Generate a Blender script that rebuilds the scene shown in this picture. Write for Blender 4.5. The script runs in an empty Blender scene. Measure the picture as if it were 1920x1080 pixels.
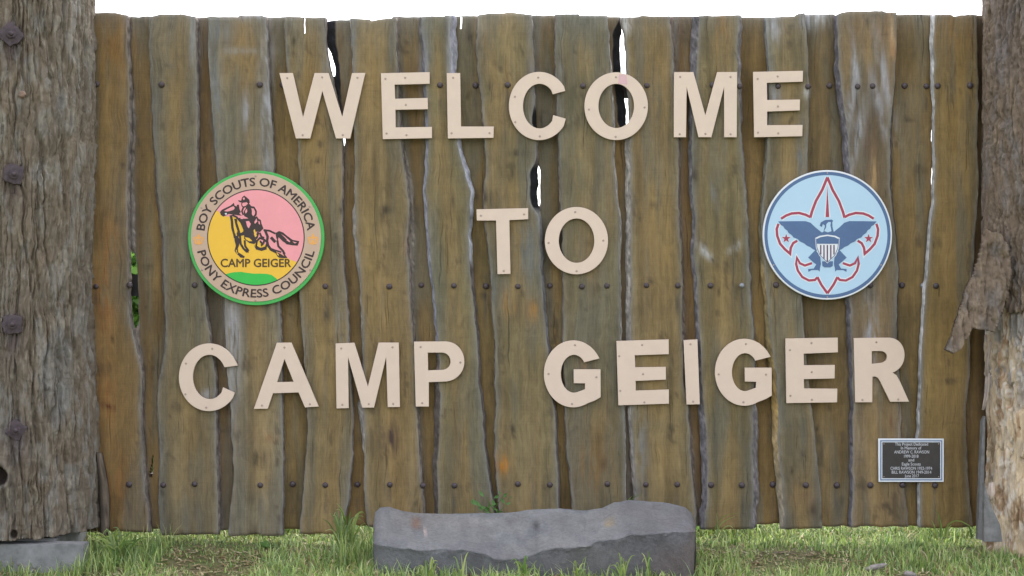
import bpy, bmesh, math, random
import numpy as np
from mathutils import Vector, Matrix

random.seed(7)
RNG = np.random.default_rng(11)
scene = bpy.context.scene
COL = scene.collection

# ------------------------------------------------------------------ camera, sky, sun, exposure
CAM_H, CAM_D, FPX = 1.16, 7.0, 2800.0          # eye height, metres to the fence face, focal length in photo pixels
cam_d = bpy.data.cameras.new('camera'); cam = bpy.data.objects.new('camera', cam_d); COL.objects.link(cam)
cam.location = (0, -CAM_D, CAM_H); cam.rotation_euler = (math.radians(90), 0, 0)
cam_d.sensor_width = 36; cam_d.lens = 36 * FPX / 1920; cam_d.clip_end = 2000; cam_d.clip_start = 0.05
scene.camera = cam

SUN_EL, SUN_AZ = 62, 12                         # degrees; hazy sun high behind the fence, which stands in its own shade
world = bpy.data.worlds.new('World'); scene.world = world; world.use_nodes = True
wn, wl = world.node_tree.nodes, world.node_tree.links
wn.clear()
sky = wn.new('ShaderNodeTexSky'); sky.sky_type = 'NISHITA'; sky.sun_disc = False
sky.sun_elevation = math.radians(SUN_EL); sky.sun_rotation = math.radians(SUN_AZ)
sky.dust_density = 4.0; sky.air_density = 1.0; sky.ozone_density = 1.0
hs = wn.new('ShaderNodeHueSaturation'); hs.inputs['Saturation'].default_value = 0.26
bg = wn.new('ShaderNodeBackground'); bg.inputs['Strength'].default_value = 0.15
wo = wn.new('ShaderNodeOutputWorld')
wl.new(sky.outputs[0], hs.inputs['Color']); wl.new(hs.outputs[0], bg.inputs['Color']); wl.new(bg.outputs[0], wo.inputs['Surface'])

sun_d = bpy.data.lights.new('sun', 'SUN'); sun_d.energy = 0.6; sun_d.angle = math.radians(14); sun_d.color = (1.0, 0.98, 0.95)
sun = bpy.data.objects.new('sun', sun_d); COL.objects.link(sun)
_a, _e = math.radians(SUN_AZ), math.radians(SUN_EL)
_dir = Vector((math.sin(_a) * math.cos(_e), math.cos(_a) * math.cos(_e), math.sin(_e)))
sun.rotation_euler = _dir.to_track_quat('Z', 'Y').to_euler()

scene.view_settings.view_transform = 'Standard'; scene.view_settings.look = 'None'
scene.view_settings.gamma = 1.0; scene.view_settings.use_curve_mapping = False
scene.view_settings.exposure = 2.46

# ------------------------------------------------------------------ helpers
def P(px, py, y=0.0):
    """photo pixel -> metres on the vertical plane at depth y (the fence face is y = 0)"""
    d = CAM_D + y
    return ((px - 960) / FPX * d, y, CAM_H + (540 - py) / FPX * d)

ALB = 0.66                                       # photo tones are exposed for the shade: real albedos are lower
def lin(*c):
    return tuple(ALB * ((v / 255) / 12.92 if v / 255 <= 0.04045 else ((v / 255 + 0.055) / 1.055) ** 2.4) for v in c)

def _hash(ix, iy, seed):
    h = (ix.astype(np.int64) * 374761393 + iy.astype(np.int64) * 668265263 + int(seed) * 2147483647 + 1013904223) & 0xFFFFFFFF
    h = ((h ^ (h >> 13)) * 1274126177) & 0xFFFFFFFF
    h = ((h ^ (h >> 16)) * 2246822519) & 0xFFFFFFFF
    return ((h ^ (h >> 15)) & 0xFFFFFF) / float(0xFFFFFF)

def vnoise(x, y, seed=0):
    x = np.asarray(x, float); y = np.asarray(y, float)
    ix, iy = np.floor(x), np.floor(y)
    fx, fy = x - ix, y - iy
    ux, uy = fx * fx * fx * (fx * (fx * 6 - 15) + 10), fy * fy * fy * (fy * (fy * 6 - 15) + 10)
    a = _hash(ix, iy, seed); b = _hash(ix + 1, iy, seed); c = _hash(ix, iy + 1, seed); d = _hash(ix + 1, iy + 1, seed)
    return (a + (b - a) * ux) * (1 - uy) + (c + (d - c) * ux) * uy            # 0..1

def fbm(x, y, seed=0, octv=4, gain=0.5):
    s = 0; amp = 1; tot = 0
    for o in range(octv):
        s = s + amp * vnoise(x * 2 ** o, y * 2 ** o, seed + 17 * o); tot += amp; amp *= gain
    return s / tot

def sstep(a, b, x):
    t = np.clip((x - a) / (b - a), 0, 1)
    return t * t * (3 - 2 * t)

def mesh_obj(name, verts, faces, mats, parent=None, cols=None, smooth=True, midx=None):
    me = bpy.data.meshes.new(name)
    if isinstance(verts, np.ndarray): verts = verts.tolist()
    me.from_pydata(verts, [], faces if isinstance(faces, list) else faces.tolist())
    for m in (mats if isinstance(mats, (list, tuple)) else [mats]): me.materials.append(m)
    if midx is not None: me.polygons.foreach_set('material_index', midx)
    if smooth: me.polygons.foreach_set('use_smooth', [True] * len(me.polygons))
    if cols is not None:
        a = me.color_attributes.new('col', 'FLOAT_COLOR', 'POINT')
        c = np.ones((len(verts), 4)); c[:, :3] = cols
        a.data.foreach_set('color', c.ravel())
    me.update()
    o = bpy.data.objects.new(name, me); COL.objects.link(o)
    if parent: o.parent = parent
    return o

def tag(o, label=None, cat=None, group=None, kind=None):
    if label: o['label'] = label
    if cat: o['category'] = cat
    if group: o['group'] = group
    if kind: o['kind'] = kind
    return o

def empty(name, loc):
    o = bpy.data.objects.new(name, None); o.location = loc; o.empty_display_size = 0.1; COL.objects.link(o)
    return o

def adopt(child, parent):
    """parent while keeping the child where it stands"""
    child.parent = parent
    child.matrix_parent_inverse = Matrix.Translation(parent.location).inverted()
    return child

def bm_obj(name, bm, mat, parent=None, smooth=False):
    me = bpy.data.meshes.new(name); bm.to_mesh(me); bm.free()
    me.materials.append(mat)
    if smooth: me.polygons.foreach_set('use_smooth', [True] * len(me.polygons))
    o = bpy.data.objects.new(name, me); COL.objects.link(o)
    if parent: adopt(o, parent)
    return o

# ------------------------------------------------------------------ materials
def new_mat(name):
    m = bpy.data.materials.new(name); m.use_nodes = True
    nt = m.node_tree; b = nt.nodes['Principled BSDF']
    return m, nt, nt.nodes, nt.links, b

def noise_node(N, L, vec, scale, detail=4, rough=0.55, dist=0.0):
    n = N.new('ShaderNodeTexNoise'); n.inputs['Scale'].default_value = scale
    n.inputs['Detail'].default_value = detail; n.inputs['Roughness'].default_value = rough
    n.inputs['Distortion'].default_value = dist
    if vec is not None: L.new(vec, n.inputs['Vector'])
    return n.outputs['Fac']

def mapping(N, L, vec, scale):
    m = N.new('ShaderNodeMapping'); m.inputs['Scale'].default_value = scale
    L.new(vec, m.inputs['Vector']); return m.outputs[0]

def ramp(N, L, fac, stops):
    r = N.new('ShaderNodeValToRGB'); L.new(fac, r.inputs[0])
    e = r.color_ramp.elements
    while len(e) < len(stops): e.new(0.5)
    for el, (p, c) in zip(e, stops):
        el.position = p; el.color = (*c, 1) if len(c) == 3 else c
    return r.outputs[0]

def mathn(N, L, op, a, b=None):
    m = N.new('ShaderNodeMath'); m.operation = op
    for i, v in enumerate((a, b)):
        if v is None: continue
        if isinstance(v, (int, float)): m.inputs[i].default_value = v
        else: L.new(v, m.inputs[i])
    return m.outputs[0]

def mulcol(N, L, col, fac):
    """colour times a scalar"""
    v = N.new('ShaderNodeVectorMath'); v.operation = 'SCALE'
    L.new(col, v.inputs[0])
    L.new(fac, v.inputs['Scale'])
    return v.outputs[0]

def bumpn(N, L, h, strength, dist, b):
    n = N.new('ShaderNodeBump'); n.inputs['Strength'].default_value = strength; n.inputs['Distance'].default_value = dist
    L.new(h, n.inputs['Height']); L.new(n.outputs[0], b.inputs['Normal'])

def mat_wood():
    m, nt, N, L, b = new_mat('weathered_plank_wood')
    at = N.new('ShaderNodeAttribute'); at.attribute_name = 'col'
    tc = N.new('ShaderNodeTexCoord'); oi = N.new('ShaderNodeObjectInfo')
    off = mathn(N, L, 'MULTIPLY', oi.outputs['Random'], 37.0)
    cx = N.new('ShaderNodeCombineXYZ'); L.new(off, cx.inputs[0]); L.new(off, cx.inputs[1]); L.new(off, cx.inputs[2])
    ad = N.new('ShaderNodeVectorMath'); ad.operation = 'ADD'; L.new(tc.outputs['Object'], ad.inputs[0]); L.new(cx.outputs[0], ad.inputs[1])
    v = ad.outputs[0]
    wv = N.new('ShaderNodeTexNoise'); wv.inputs['Scale'].default_value = 5.0; wv.inputs['Detail'].default_value = 2; L.new(v, wv.inputs['Vector'])
    wm = N.new('ShaderNodeVectorMath'); wm.operation = 'SCALE'; wm.inputs['Scale'].default_value = .05; L.new(wv.outputs['Color'], wm.inputs[0])
    wa = N.new('ShaderNodeVectorMath'); wa.operation = 'ADD'; L.new(v, wa.inputs[0]); L.new(wm.outputs[0], wa.inputs[1]); v2 = wa.outputs[0]
    grain = noise_node(N, L, mapping(N, L, v2, (120, 40, 3.4)), 1.0, 7, 0.68, 0.5)
    fine = noise_node(N, L, mapping(N, L, v2, (420, 120, 22)), 1.0, 4, 0.7)
    saw = noise_node(N, L, mapping(N, L, v, (9, 4, 170)), 1.0, 3, 0.6, 0.5)
    blot = noise_node(N, L, mapping(N, L, v2, (20, 10, 10)), 1.0, 8, 0.66, 0.8)
    chk = noise_node(N, L, mapping(N, L, v2, (95, 30, 1.5)), 1.0, 3, 0.5, 0.3)
    check = N.new('ShaderNodeMapRange'); check.inputs[1].default_value = .665; check.inputs[2].default_value = .70; L.new(chk, check.inputs[0])
    vo = N.new('ShaderNodeTexVoronoi'); vo.inputs['Scale'].default_value = 1.0; L.new(mapping(N, L, v2, (9, 1, 4.2)), vo.inputs['Vector'])
    sep = N.new('ShaderNodeSeparateColor'); L.new(vo.outputs['Color'], sep.inputs[0])
    kd = mathn(N, L, 'ADD', vo.outputs['Distance'], mathn(N, L, 'MULTIPLY', mathn(N, L, 'SUBTRACT', blot, .5), .12))
    kn = N.new('ShaderNodeMapRange'); kn.inputs[1].default_value = .13; kn.inputs[2].default_value = .03; L.new(kd, kn.inputs[0])
    knot = mathn(N, L, 'MULTIPLY', kn.outputs[0], mathn(N, L, 'GREATER_THAN', sep.outputs[0], .62))
    f = mathn(N, L, 'ADD', mathn(N, L, 'MULTIPLY', grain, 0.95), mathn(N, L, 'MULTIPLY', fine, 0.42))
    f = mathn(N, L, 'ADD', f, mathn(N, L, 'MULTIPLY', saw, 0.22))
    f = mathn(N, L, 'ADD', f, mathn(N, L, 'MULTIPLY', blot, 0.95))
    f = mathn(N, L, 'SUBTRACT', f, 0.25)                             # mean about 1
    f = mathn(N, L, 'MULTIPLY', f, mathn(N, L, 'SUBTRACT', 1.0, mathn(N, L, 'MULTIPLY', check.outputs[0], .42)))
    f = mathn(N, L, 'MULTIPLY', f, mathn(N, L, 'SUBTRACT', 1.0, mathn(N, L, 'MULTIPLY', knot, .5)))
    L.new(mulcol(N, L, at.outputs['Color'], f), b.inputs['Base Color'])
    b.inputs['Roughness'].default_value = 0.78; b.inputs['Specular IOR Level'].default_value = 0.25
    h = mathn(N, L, 'ADD', mathn(N, L, 'MULTIPLY', grain, 1.0), mathn(N, L, 'ADD', mathn(N, L, 'MULTIPLY', saw, 0.6), fine))
    h = mathn(N, L, 'SUBTRACT', h, mathn(N, L, 'MULTIPLY', check.outputs[0], 1.5))
    bumpn(N, L, h, 0.6, 0.0025, b)
    return m

def mat_attr_rough(name, rough=0.9, scale=90, amp=0.6, bump=0.5, bdist=0.004, stretch=(1, 1, 0.5)):
    m, nt, N, L, b = new_mat(name)
    at = N.new('ShaderNodeAttribute'); at.attribute_name = 'col'
    tc = N.new('ShaderNodeTexCoord')
    v = mapping(N, L, tc.outputs['Object'], stretch)
    n1 = noise_node(N, L, v, scale, 6, 0.65); n2 = noise_node(N, L, v, scale * 0.22, 4, 0.6, 0.5)
    f = mathn(N, L, 'ADD', mathn(N, L, 'MULTIPLY', n1, amp * 1.2), mathn(N, L, 'MULTIPLY', n2, amp * 0.8))
    f = mathn(N, L, 'ADD', f, 1 - amp)
    L.new(mulcol(N, L, at.outputs['Color'], f), b.inputs['Base Color'])
    b.inputs['Roughness'].default_value = rough; b.inputs['Specular IOR Level'].default_value = 0.2
    bumpn(N, L, n1, bump, bdist, b)
    return m

def mat_plain(name, col, rough=0.6, metal=0.0, var=0.08, scale=25, bump=0.0, spec=0.4):
    m, nt, N, L, b = new_mat(name)
    tc = N.new('ShaderNodeTexCoord')
    n = noise_node(N, L, tc.outputs['Object'], scale, 5, 0.6)
    c = tuple(col)
    lo = tuple(v * (1 - var) for v in c); hi = tuple(min(1, v * (1 + var)) for v in c)
    L.new(ramp(N, L, n, [(0.3, lo), (0.7, hi)]), b.inputs['Base Color'])
    b.inputs['Roughness'].default_value = rough; b.inputs['Metallic'].default_value = metal
    b.inputs['Specular IOR Level'].default_value = spec
    if bump: bumpn(N, L, n, bump, 0.002, b)
    return m

def mat_leaf(name, transl=0.35):
    m, nt, N, L, b = new_mat(name)
    at = N.new('ShaderNodeAttribute'); at.attribute_name = 'col'
    L.new(at.outputs['Color'], b.inputs['Base Color'])
    b.inputs['Roughness'].default_value = 0.55; b.inputs['Specular IOR Level'].default_value = 0.25
    tr = N.new('ShaderNodeBsdfTranslucent'); mx = N.new('ShaderNodeMixShader'); mx.inputs[0].default_value = transl
    hsv = N.new('ShaderNodeHueSaturation'); hsv.inputs['Value'].default_value = 1.5; hsv.inputs['Saturation'].default_value = 1.1
    L.new(at.outputs['Color'], hsv.inputs['Color']); L.new(hsv.outputs[0], tr.inputs['Color'])
    L.new(b.outputs[0], mx.inputs[1]); L.new(tr.outputs[0], mx.inputs[2])
    L.new(mx.outputs[0], N['Material Output'].inputs['Surface'])
    return m

M = dict(
    wood=mat_wood(),
    bark=mat_attr_rough('rough_bark', 0.95, 70, 0.7, 0.7, 0.006, (1, 1, 0.45)),
    livedge=mat_attr_rough('live_edge_bark', 0.9, 120, 0.95, 0.9, 0.006, (1, 1, 0.4)),
    rotwood=mat_attr_rough('flaky_bare_wood', 0.9, 80, 0.55, 0.6, 0.005, (1, 1, 0.35)),
    stone=mat_attr_rough('grey_field_stone', 0.7, 75, 0.75, 0.8, 0.006, (1, 1, 1)),
    bolt=mat_plain('rusted_bolt_iron', lin(84, 74, 78), 0.55, 0.3, 0.35, 140, 0.3),
    silver=mat_plain('zinc_bolt', lin(150, 152, 160), 0.45, 0.5, 0.15, 120),
    rail=mat_plain('black_steel_rail', lin(38, 38, 44), 0.5, 0.3, 0.3, 30),
    rust=mat_plain('dark_rusty_steel', lin(80, 68, 74), 0.7, 0.2, 0.4, 60, 0.6),
    letter=mat_plain('beige_letter_board', lin(230, 207, 190), 0.5, 0, 0.035, 16, 0.05),
    screw=mat_plain('painted_screw_head', lin(182, 162, 152), 0.45, 0.0, 0.12, 200),
    lpink=mat_plain('pink_glare_fringe', lin(226, 184, 190), 0.5, 0, 0.04, 30),
    concrete=mat_plain('smooth_concrete', lin(136, 136, 138), 0.75, 0, 0.28, 22, 0.3),
    steel=mat_plain('galvanised_steel', lin(122, 121, 122), 0.7, 0.0, 0.35, 26, 0.2),
    leaf=mat_leaf('grass_blade', 0.35),
)

# ------------------------------------------------------------------ ground (one sheet to the horizon)
def ground_z(x, y):
    x = np.asarray(x, float); y = np.asarray(y, float)
    near = np.exp(-((np.hypot(x, y + 0.5)) / 9.0) ** 2)
    z = -0.045 + near * 0.02 * (fbm(x * 1.3 + 5, y * 1.3 + 9, 3) - 0.5) * 2 + near * 0.012 * (fbm(x * 7, y * 7, 4) - 0.5) * 2
    z = z - 0.085 * np.exp(-(((x + 2.25) / 0.55) ** 2 + ((y + 0.75) / 0.35) ** 2))
    z = z - 0.03 * sstep(0, -1.2, y) * np.exp(-(x / 4.0) ** 2) * 0.3
    return z

def warp(n, near, far):
    t = np.linspace(-1, 1, n)
    return np.sign(t) * (near * np.abs(t) + (far - near) * np.abs(t) ** 7)
gx = warp(260, 3.6, 700); gy = warp(260, 3.6, 700)
GX, GY = np.meshgrid(gx, gy, indexing='xy')
GZ = ground_z(GX, GY)
gv = np.stack([GX.ravel(), GY.ravel(), GZ.ravel()], 1)
idx = np.arange(260 * 260).reshape(260, 260)
gf = np.stack([idx[:-1, :-1].ravel(), idx[:-1, 1:].ravel(), idx[1:, 1:].ravel(), idx[1:, :-1].ravel()], 1)
mg, nt, N, L, b = new_mat('grassy_soil')
tc = N.new('ShaderNodeTexCoord')
n1 = noise_node(N, L, tc.outputs['Object'], 5.0, 8, 0.65, 0.3); n2 = noise_node(N, L, tc.outputs['Object'], 60, 6, 0.7)
c1 = ramp(N, L, n1, [(0.35, lin(104, 120, 70)), (0.52, lin(122, 122, 86)), (0.70, lin(142, 130, 104))])
f = mathn(N, L, 'ADD', mathn(N, L, 'MULTIPLY', n2, 1.1), 0.4)
L.new(mulcol(N, L, c1, f), b.inputs['Base Color']); b.inputs['Roughness'].default_value = 1.0
b.inputs['Specular IOR Level'].default_value = 0.1
bumpn(N, L, n2, 0.9, 0.02, b)
ground = mesh_obj('ground', gv, gf, mg); tag(ground, 'patchy grass ground with dry thatch and soil', kind='structure')

# ------------------------------------------------------------------ fence
fence = empty('plank_fence', (0, 0, 0))
tag(fence, 'tall fence of upright live-edge wooden planks bolted together between two log posts', 'fence')

FACE_F, FACE_B, THICK = 0.0, 0.040, 0.028

def poly(pts):
    pts = sorted(pts)
    ys = np.array([p[0] for p in pts], float); xs = np.array([p[1] for p in pts], float)
    def fn(y):
        # smooth interpolation (average of shifted linear ones) keeps hand-traced edges curvy
        return (np.interp(y - 9, ys, xs) + 2 * np.interp(y, ys, xs) + np.interp(y + 9, ys, xs)) / 4
    return fn

def const_or_poly(w):
    return poly(w) if isinstance(w, list) else (lambda y: np.full_like(np.asarray(y, float), float(w)))

# patches of colour that belong to the wood: x, y, rx, ry, rgb, strength, angle
FEAT = []
def feat(x, y, rx, ry, rgb, s=0.8, ang=0): FEAT.append((x, y, rx, ry, lin(*rgb), s, math.radians(ang)))
DK, BR, OR, GR, LG = (62, 54, 46), (84, 66, 48), (178, 118, 40), (120, 122, 124), (172, 172, 180)
for a in [(203,80,6,5),(338,107,8,6),(313,123,6,4),(600,270,4,7),(597,302,6,6),(392,325,5,5),(965,287,18,6),(933,120,9,9),
          (845,377,7,12),(722,393,16,7),(716,405,6,12),(1027,211,4,7),(1226,385,8,8),(1220,527,9,6),(1103,457,10,5),(960,803,12,9),
          (1130,870,8,15),(910,555,9,9),(332,763,8,9),(1523,955,12,14),(1235,770,4,6),(1503,852,5,7),(275,575,6,4),
          (1345,587,5,4),(1705,226,12,4),(1722,320,9,11),(1790,170,13,4),(640,395,5,6),(490,860,8,22),(735,640,5,5),(690,560,6,4),
          (1560,765,9,7),(1145,770,5,9),(1655,955,14,12),(262,440,5,5),(230,310,5,5),(1460,965,4,10),(1345,955,3,8),(905,372,24,16),
          (550,60,8,12),(1285,60,6,20),(770,240,10,5),(860,700,6,9),(620,640,6,8),(612,590,5,12),(1020,440,4,16),
          (1090,180,10,5),(1300,330,10,16),(1580,340,6,30),(1780,715,14,5),(880,75,5,20)]: feat(*a, DK, 0.62)
feat(730,822,19,30,(70,54,52),.75); feat(912,165,10,26,(96,96,76),.6); feat(918,165,5,14,DK,.5)
feat(935,602,4,34,(52,46,42),.85,-6); feat(393,738,18,8,LG,.45,-20); feat(412,806,26,4,DK,.45,12); feat(1008,225,8,16,(18,18,20),.95)
feat(215,95,34,70,(152,112,58),.5); feat(200,450,30,60,(154,112,62),.5); feat(196,570,18,70,(158,106,56),.55); feat(200,745,24,80,(158,112,62),.55)
feat(215,900,30,60,(150,104,56),.5); feat(205,762,16,5,(104,58,36),.7,15); feat(200,690,16,10,BR,.5)
feat(942,870,12,15,OR,.95); feat(955,565,13,26,(166,122,60),.6); feat(1000,580,11,24,(172,124,60),.55); feat(762,458,3,14,(190,112,44),.9)
feat(505,822,14,7,(140,94,60),.6); feat(945,160,22,90,(150,122,78),.5); feat(700,110,14,80,(150,124,78),.55); feat(695,480,14,120,(148,124,76),.5)
feat(460,110,40,70,(150,120,72),.45); feat(575,210,14,110,(146,116,64),.5); feat(1235,170,16,120,(148,120,74),.45); feat(1250,460,18,110,(152,126,80),.5)
feat(1110,480,22,70,(146,118,74),.4); feat(1350,70,14,70,(148,112,66),.5); feat(1790,60,36,60,(150,114,66),.5); feat(1770,200,40,120,(136,110,62),.4)
feat(1640,60,40,40,(134,106,74),.5); feat(1730,250,24,90,(134,108,66),.35); feat(1110,880,30,60,(130,98,56),.5); feat(1500,930,26,30,(140,108,72),.5)
feat(1095,680,16,30,(150,108,66),.4); feat(330,240,16,120,(138,114,74),.45)
feat(410,60,22,34,GR,.7); feat(405,190,10,90,GR,.7); feat(500,180,11,150,LG,.7); feat(437,640,14,110,LG,.6); feat(462,210,7,30,LG,.5)
feat(455,95,45,6,(150,146,142),.5); feat(475,30,30,8,LG,.5); feat(1450,50,14,30,LG,.6); feat(1520,38,18,16,LG,.75); feat(1535,30,14,14,(190,190,192),.7)
feat(1456,175,9,22,LG,.65); feat(1514,172,7,10,(214,210,206),.9); feat(1513,148,1.6,22,(36,32,34),.95); feat(1502,280,9,60,GR,.7)
feat(1605,130,6,60,LG,.55,-8); feat(1597,190,7,50,LG,.6,10); feat(1610,250,10,60,LG,.6,12); feat(1660,150,9,80,LG,.6,-12); feat(1648,200,8,60,LG,.6,-14)
feat(1632,290,14,90,(104,82,66),.75); feat(1638,330,7,40,(196,160,110),.55); feat(1672,90,9,60,(166,124,84),.6); feat(1675,55,6,26,(196,170,136),.6)
feat(1632,640,14,70,(164,164,170),.75); feat(1608,640,10,60,(112,94,78),.6); feat(1668,620,9,60,(104,92,84),.6); feat(1655,480,8,60,(150,126,92),.5)
feat(1612,820,10,50,(158,138,112),.5); feat(1685,800,9,40,(160,144,128),.5); feat(1670,790,4,30,(112,70,44),.6)
feat(1322,472,7,17,(182,182,184),.9,-40); feat(1338,490,3,12,DK,.6,-40); feat(1378,463,6,14,(170,170,170),.85,48); feat(1340,370,5,26,GR,.6,-10)
feat(1200,850,14,90,GR,.55); feat(1075,300,28,120,(112,108,88),.5); feat(990,470,26,60,(112,114,112),.65); feat(930,540,14,40,(108,108,100),.55)
feat(830,560,24,80,(108,106,84),.45); feat(700,700,20,50,(128,108,70),.4); feat(340,640,30,80,(108,100,76),.4); feat(1000,700,26,80,(122,108,76),.4)
feat(320,100,34,50,(112,106,92),.5); feat(290,200,10,130,(110,106,100),.5); feat(360,75,6,60,(150,150,150),.55); feat(860,930,30,40,(112,98,72),.4)
feat(663,60,8,50,GR,.6); feat(735,70,8,60,(112,110,100),.6); feat(795,120,9,60,(132,132,140),.7); feat(1265,80,6,120,GR,.6); feat(1175,45,8,16,(190,186,186),.8)
feat(900,45,9,20,(176,166,150),.7); feat(902,90,9,50,(120,112,100),.5); feat(1050,110,8,140,(122,120,114),.6); feat(1000,120,10,100,(124,122,122),.6)
feat(845,80,6,60,LG,.5); feat(610,120,10,70,GR,.4); feat(640,600,10,60,GR,.5)

BOLT_ROWS = {
 160:[181,303,487,530,825,892,952,1093,1213,1336,1387,1459,1515,1555,1608,1636,1696,1737,1758,1819],
 536:[180,243,365,610,730,790,851,911,971,1031,1091,1138,1212,1271,1332,1391,1455,1632,1691,1731,1755],
 909:[242,306,365,488,549,610,670,731,793,852,971,1031,1139,1211,1270,1333,1391,1449,1511,1569,1632,1692,1753]}
for yy, xs in BOLT_ROWS.items():
    for x in xs: feat(x + random.uniform(-1, 1), yy + random.uniform(26, 44), 3.2, random.uniform(18, 42), (74, 70, 68), random.uniform(.25, .6))

BARKD, BARKG, LAV, CHAR = (112, 103, 98), (138, 132, 128), (152, 150, 162), (26, 26, 31)

def plank(front, Lp, Rp, top, bot, base, wl=3, wr=3, wcl=BARKD, wcr=BARKD, seed=0, holes=(), step=3.6, edge_grey=0.72, tilt=0.0):
    y0 = FACE_F if front else FACE_B
    Lf, Rf = poly(Lp), poly(Rp)
    wlf, wrf = const_or_poly(wl), const_or_poly(wr)
    topf = poly(top) if isinstance(top, list) else None
    t0 = min(p[1] for p in top) if topf else top
    width = np.mean([Rf(y) - Lf(y) for y in (100, 400, 700)])
    nu = max(4, int(width / step)); nv = int((bot - t0) / 6.0)
    # columns: -3..-1 left wane, 0..nu face, nu+1..nu+3 right wane
    us = np.concatenate([[-1.0, -.82, -.62, -.4, -.18], np.linspace(0, 1, nu + 1), [1.18, 1.4, 1.62, 1.82, 2.0]])
    vs = np.linspace(0, 1, nv + 1)
    U, V = np.meshgrid(us, vs)
    yl = t0 + (bot - t0) * V
    wob = (fbm(yl * 0.05, yl * 0 + seed, seed, 4) - 0.5) * 4.2
    wob2 = (fbm(yl * 0.05, yl * 0 + seed + 50, seed + 5, 4) - 0.5) * 4.2
    L_, R_ = Lf(yl) + wob, Rf(yl) + wob2
    X = np.where(U < 0, L_ + U * wlf(yl) * (0.85 + 0.5 * fbm(yl * .05, yl * 0, seed + 9)), np.where(U > 1, R_ + (U - 1) * wrf(yl) * (0.85 + 0.5 * fbm(yl * .05, yl * 0, seed + 12)), L_ + U * (R_ - L_)))
    # the sawn top is slightly uneven
    tnoise = (fbm(X * 0.05, X * 0, seed + 3, 3) - 0.5) * 3.0
    ttop = (np.interp(X, [p[0] for p in top], [p[1] for p in top]) if topf else t0) + tnoise
    bnoise = (fbm(X * 0.05, X * 0 + 3, seed + 4, 3) - 0.5) * 6.0
    Y = ttop + (bot + bnoise - ttop) * V
    face = (U >= 0) & (U <= 1)
    k = np.where(U < 0, -U, np.where(U > 1, U - 1, 0))                  # 0 at the face, 1 at the outer wane edge
    dep = y0 + THICK * (0.10 * (k > 0) + (0.78 if front else .5) * k ** 1.7)
    cup = ((U - 0.5) ** 2) * 0.004 * (vnoise(np.array(seed * 3.3), np.array(1.0)) - 0.3)
    dep = dep + np.where(face, cup + (fbm(X * .02, Y * .006, seed + 21) - .5) * 0.004, (fbm(X * .22, Y * .08, seed + 22) - .5) * 0.013 + (vnoise(X * .6, Y * .16, seed + 23) - .5) * .007)
    dep = dep + tilt * (V - 0.5)
    d = CAM_D + y0                                                         # traced on the board's own face plane
    WX = (X - 960) / FPX * d; WZ = CAM_H + (540 - Y) / FPX * d
    nfr = U.size
    front_v = np.stack([WX.ravel(), dep.ravel(), WZ.ravel()], 1)
    back_v = np.stack([WX.ravel(), np.full(nfr, y0 + THICK), WZ.ravel()], 1)
    nc, nr = len(us), len(vs)
    ii = np.arange(nfr).reshape(nr, nc)
    a, b_, c_, d_ = ii[:-1, :-1], ii[:-1, 1:], ii[1:, 1:], ii[1:, :-1]
    quads = np.stack([a, d_, c_, b_], -1).reshape(-1, 4)
    cxm = X.ravel()[quads].mean(1); cym = Y.ravel()[quads].mean(1)
    keep = np.ones(len(quads), bool)
    for (hx0, hy0, hx1, hy1, hw0, hw1) in holes:                           # slits: a tapered line from top to bottom
        t = np.clip((cym - hy0) / (hy1 - hy0), 0, 1)
        keep &= ~((cym >= hy0) & (cym <= hy1) & (np.abs(cxm - (hx0 + (hx1 - hx0) * t)) < (hw0 + (hw1 - hw0) * t)))
    qf = quads[keep]; qb = qf[:, ::-1] + nfr
    faces = [qf, qb]
    lft, rgt, tp, bt = ii[:, 0], ii[:, -1], ii[0, :], ii[-1, :]
    faces.append(np.stack([lft[:-1], lft[:-1] + nfr, lft[1:] + nfr, lft[1:]], 1))
    faces.append(np.stack([rgt[:-1], rgt[1:], rgt[1:] + nfr, rgt[:-1] + nfr], 1))
    faces.append(np.stack([tp[:-1], tp[1:], tp[1:] + nfr, tp[:-1] + nfr], 1))
    faces.append(np.stack([bt[:-1], bt[:-1] + nfr, bt[1:] + nfr, bt[1:]], 1))
    F = np.concatenate(faces)
    # ---- colour of the wood
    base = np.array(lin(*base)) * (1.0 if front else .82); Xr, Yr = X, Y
    wx = Xr + 14 * (fbm(Xr * .01, Yr * .006, seed + 30) - .5)
    streak = fbm(wx * 0.07, Yr * 0.0022, seed + 31, 4)
    blotch = fbm(Xr * 0.014, Yr * 0.006, seed + 32, 4)
    warm = sstep(.45, .72, fbm(wx * .035, Yr * .0035, seed + 33, 4))[..., None]
    cool = sstep(.46, .74, fbm(wx * .04, Yr * .004, seed + 34, 4))[..., None]
    fig = fbm(wx * .030 + .6 * np.sin(Yr * .006 + seed), Yr * .0016, seed + 35, 3)             # sawn figure: bands that follow the growth rings
    rings = .5 + .5 * np.sin(fig * 60 + 3 * streak)
    heart = np.exp(-((U - .5 - .25 * (fbm(Yr * .004, Yr * 0, seed + 42) - .5)) / .27) ** 2) * sstep(.3, .6, fbm(Yr * .005 + 9, Yr * 0, seed + 43))
    stain_or_fringe = sstep(.52, .72, fbm(wx * .05, Yr * .012, seed + 44, 5, .6))
    colr = base * (0.42 + 0.78 * streak + 0.42 * blotch + .07 * (rings - .5) - .20 * stain_or_fringe)[..., None]
    hw = (.46 * heart)[..., None]; colr = colr * (1 - hw) + hw * np.array(lin(160, 130, 80)) * (.75 + .5 * streak)[..., None]
    colr = colr * (1 - 0.30 * warm) + 0.30 * warm * np.array(lin(146, 118, 76))
    colr = colr * (1 - 0.5 * cool) + 0.5 * cool * np.array(lin(102, 103, 94))
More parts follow.
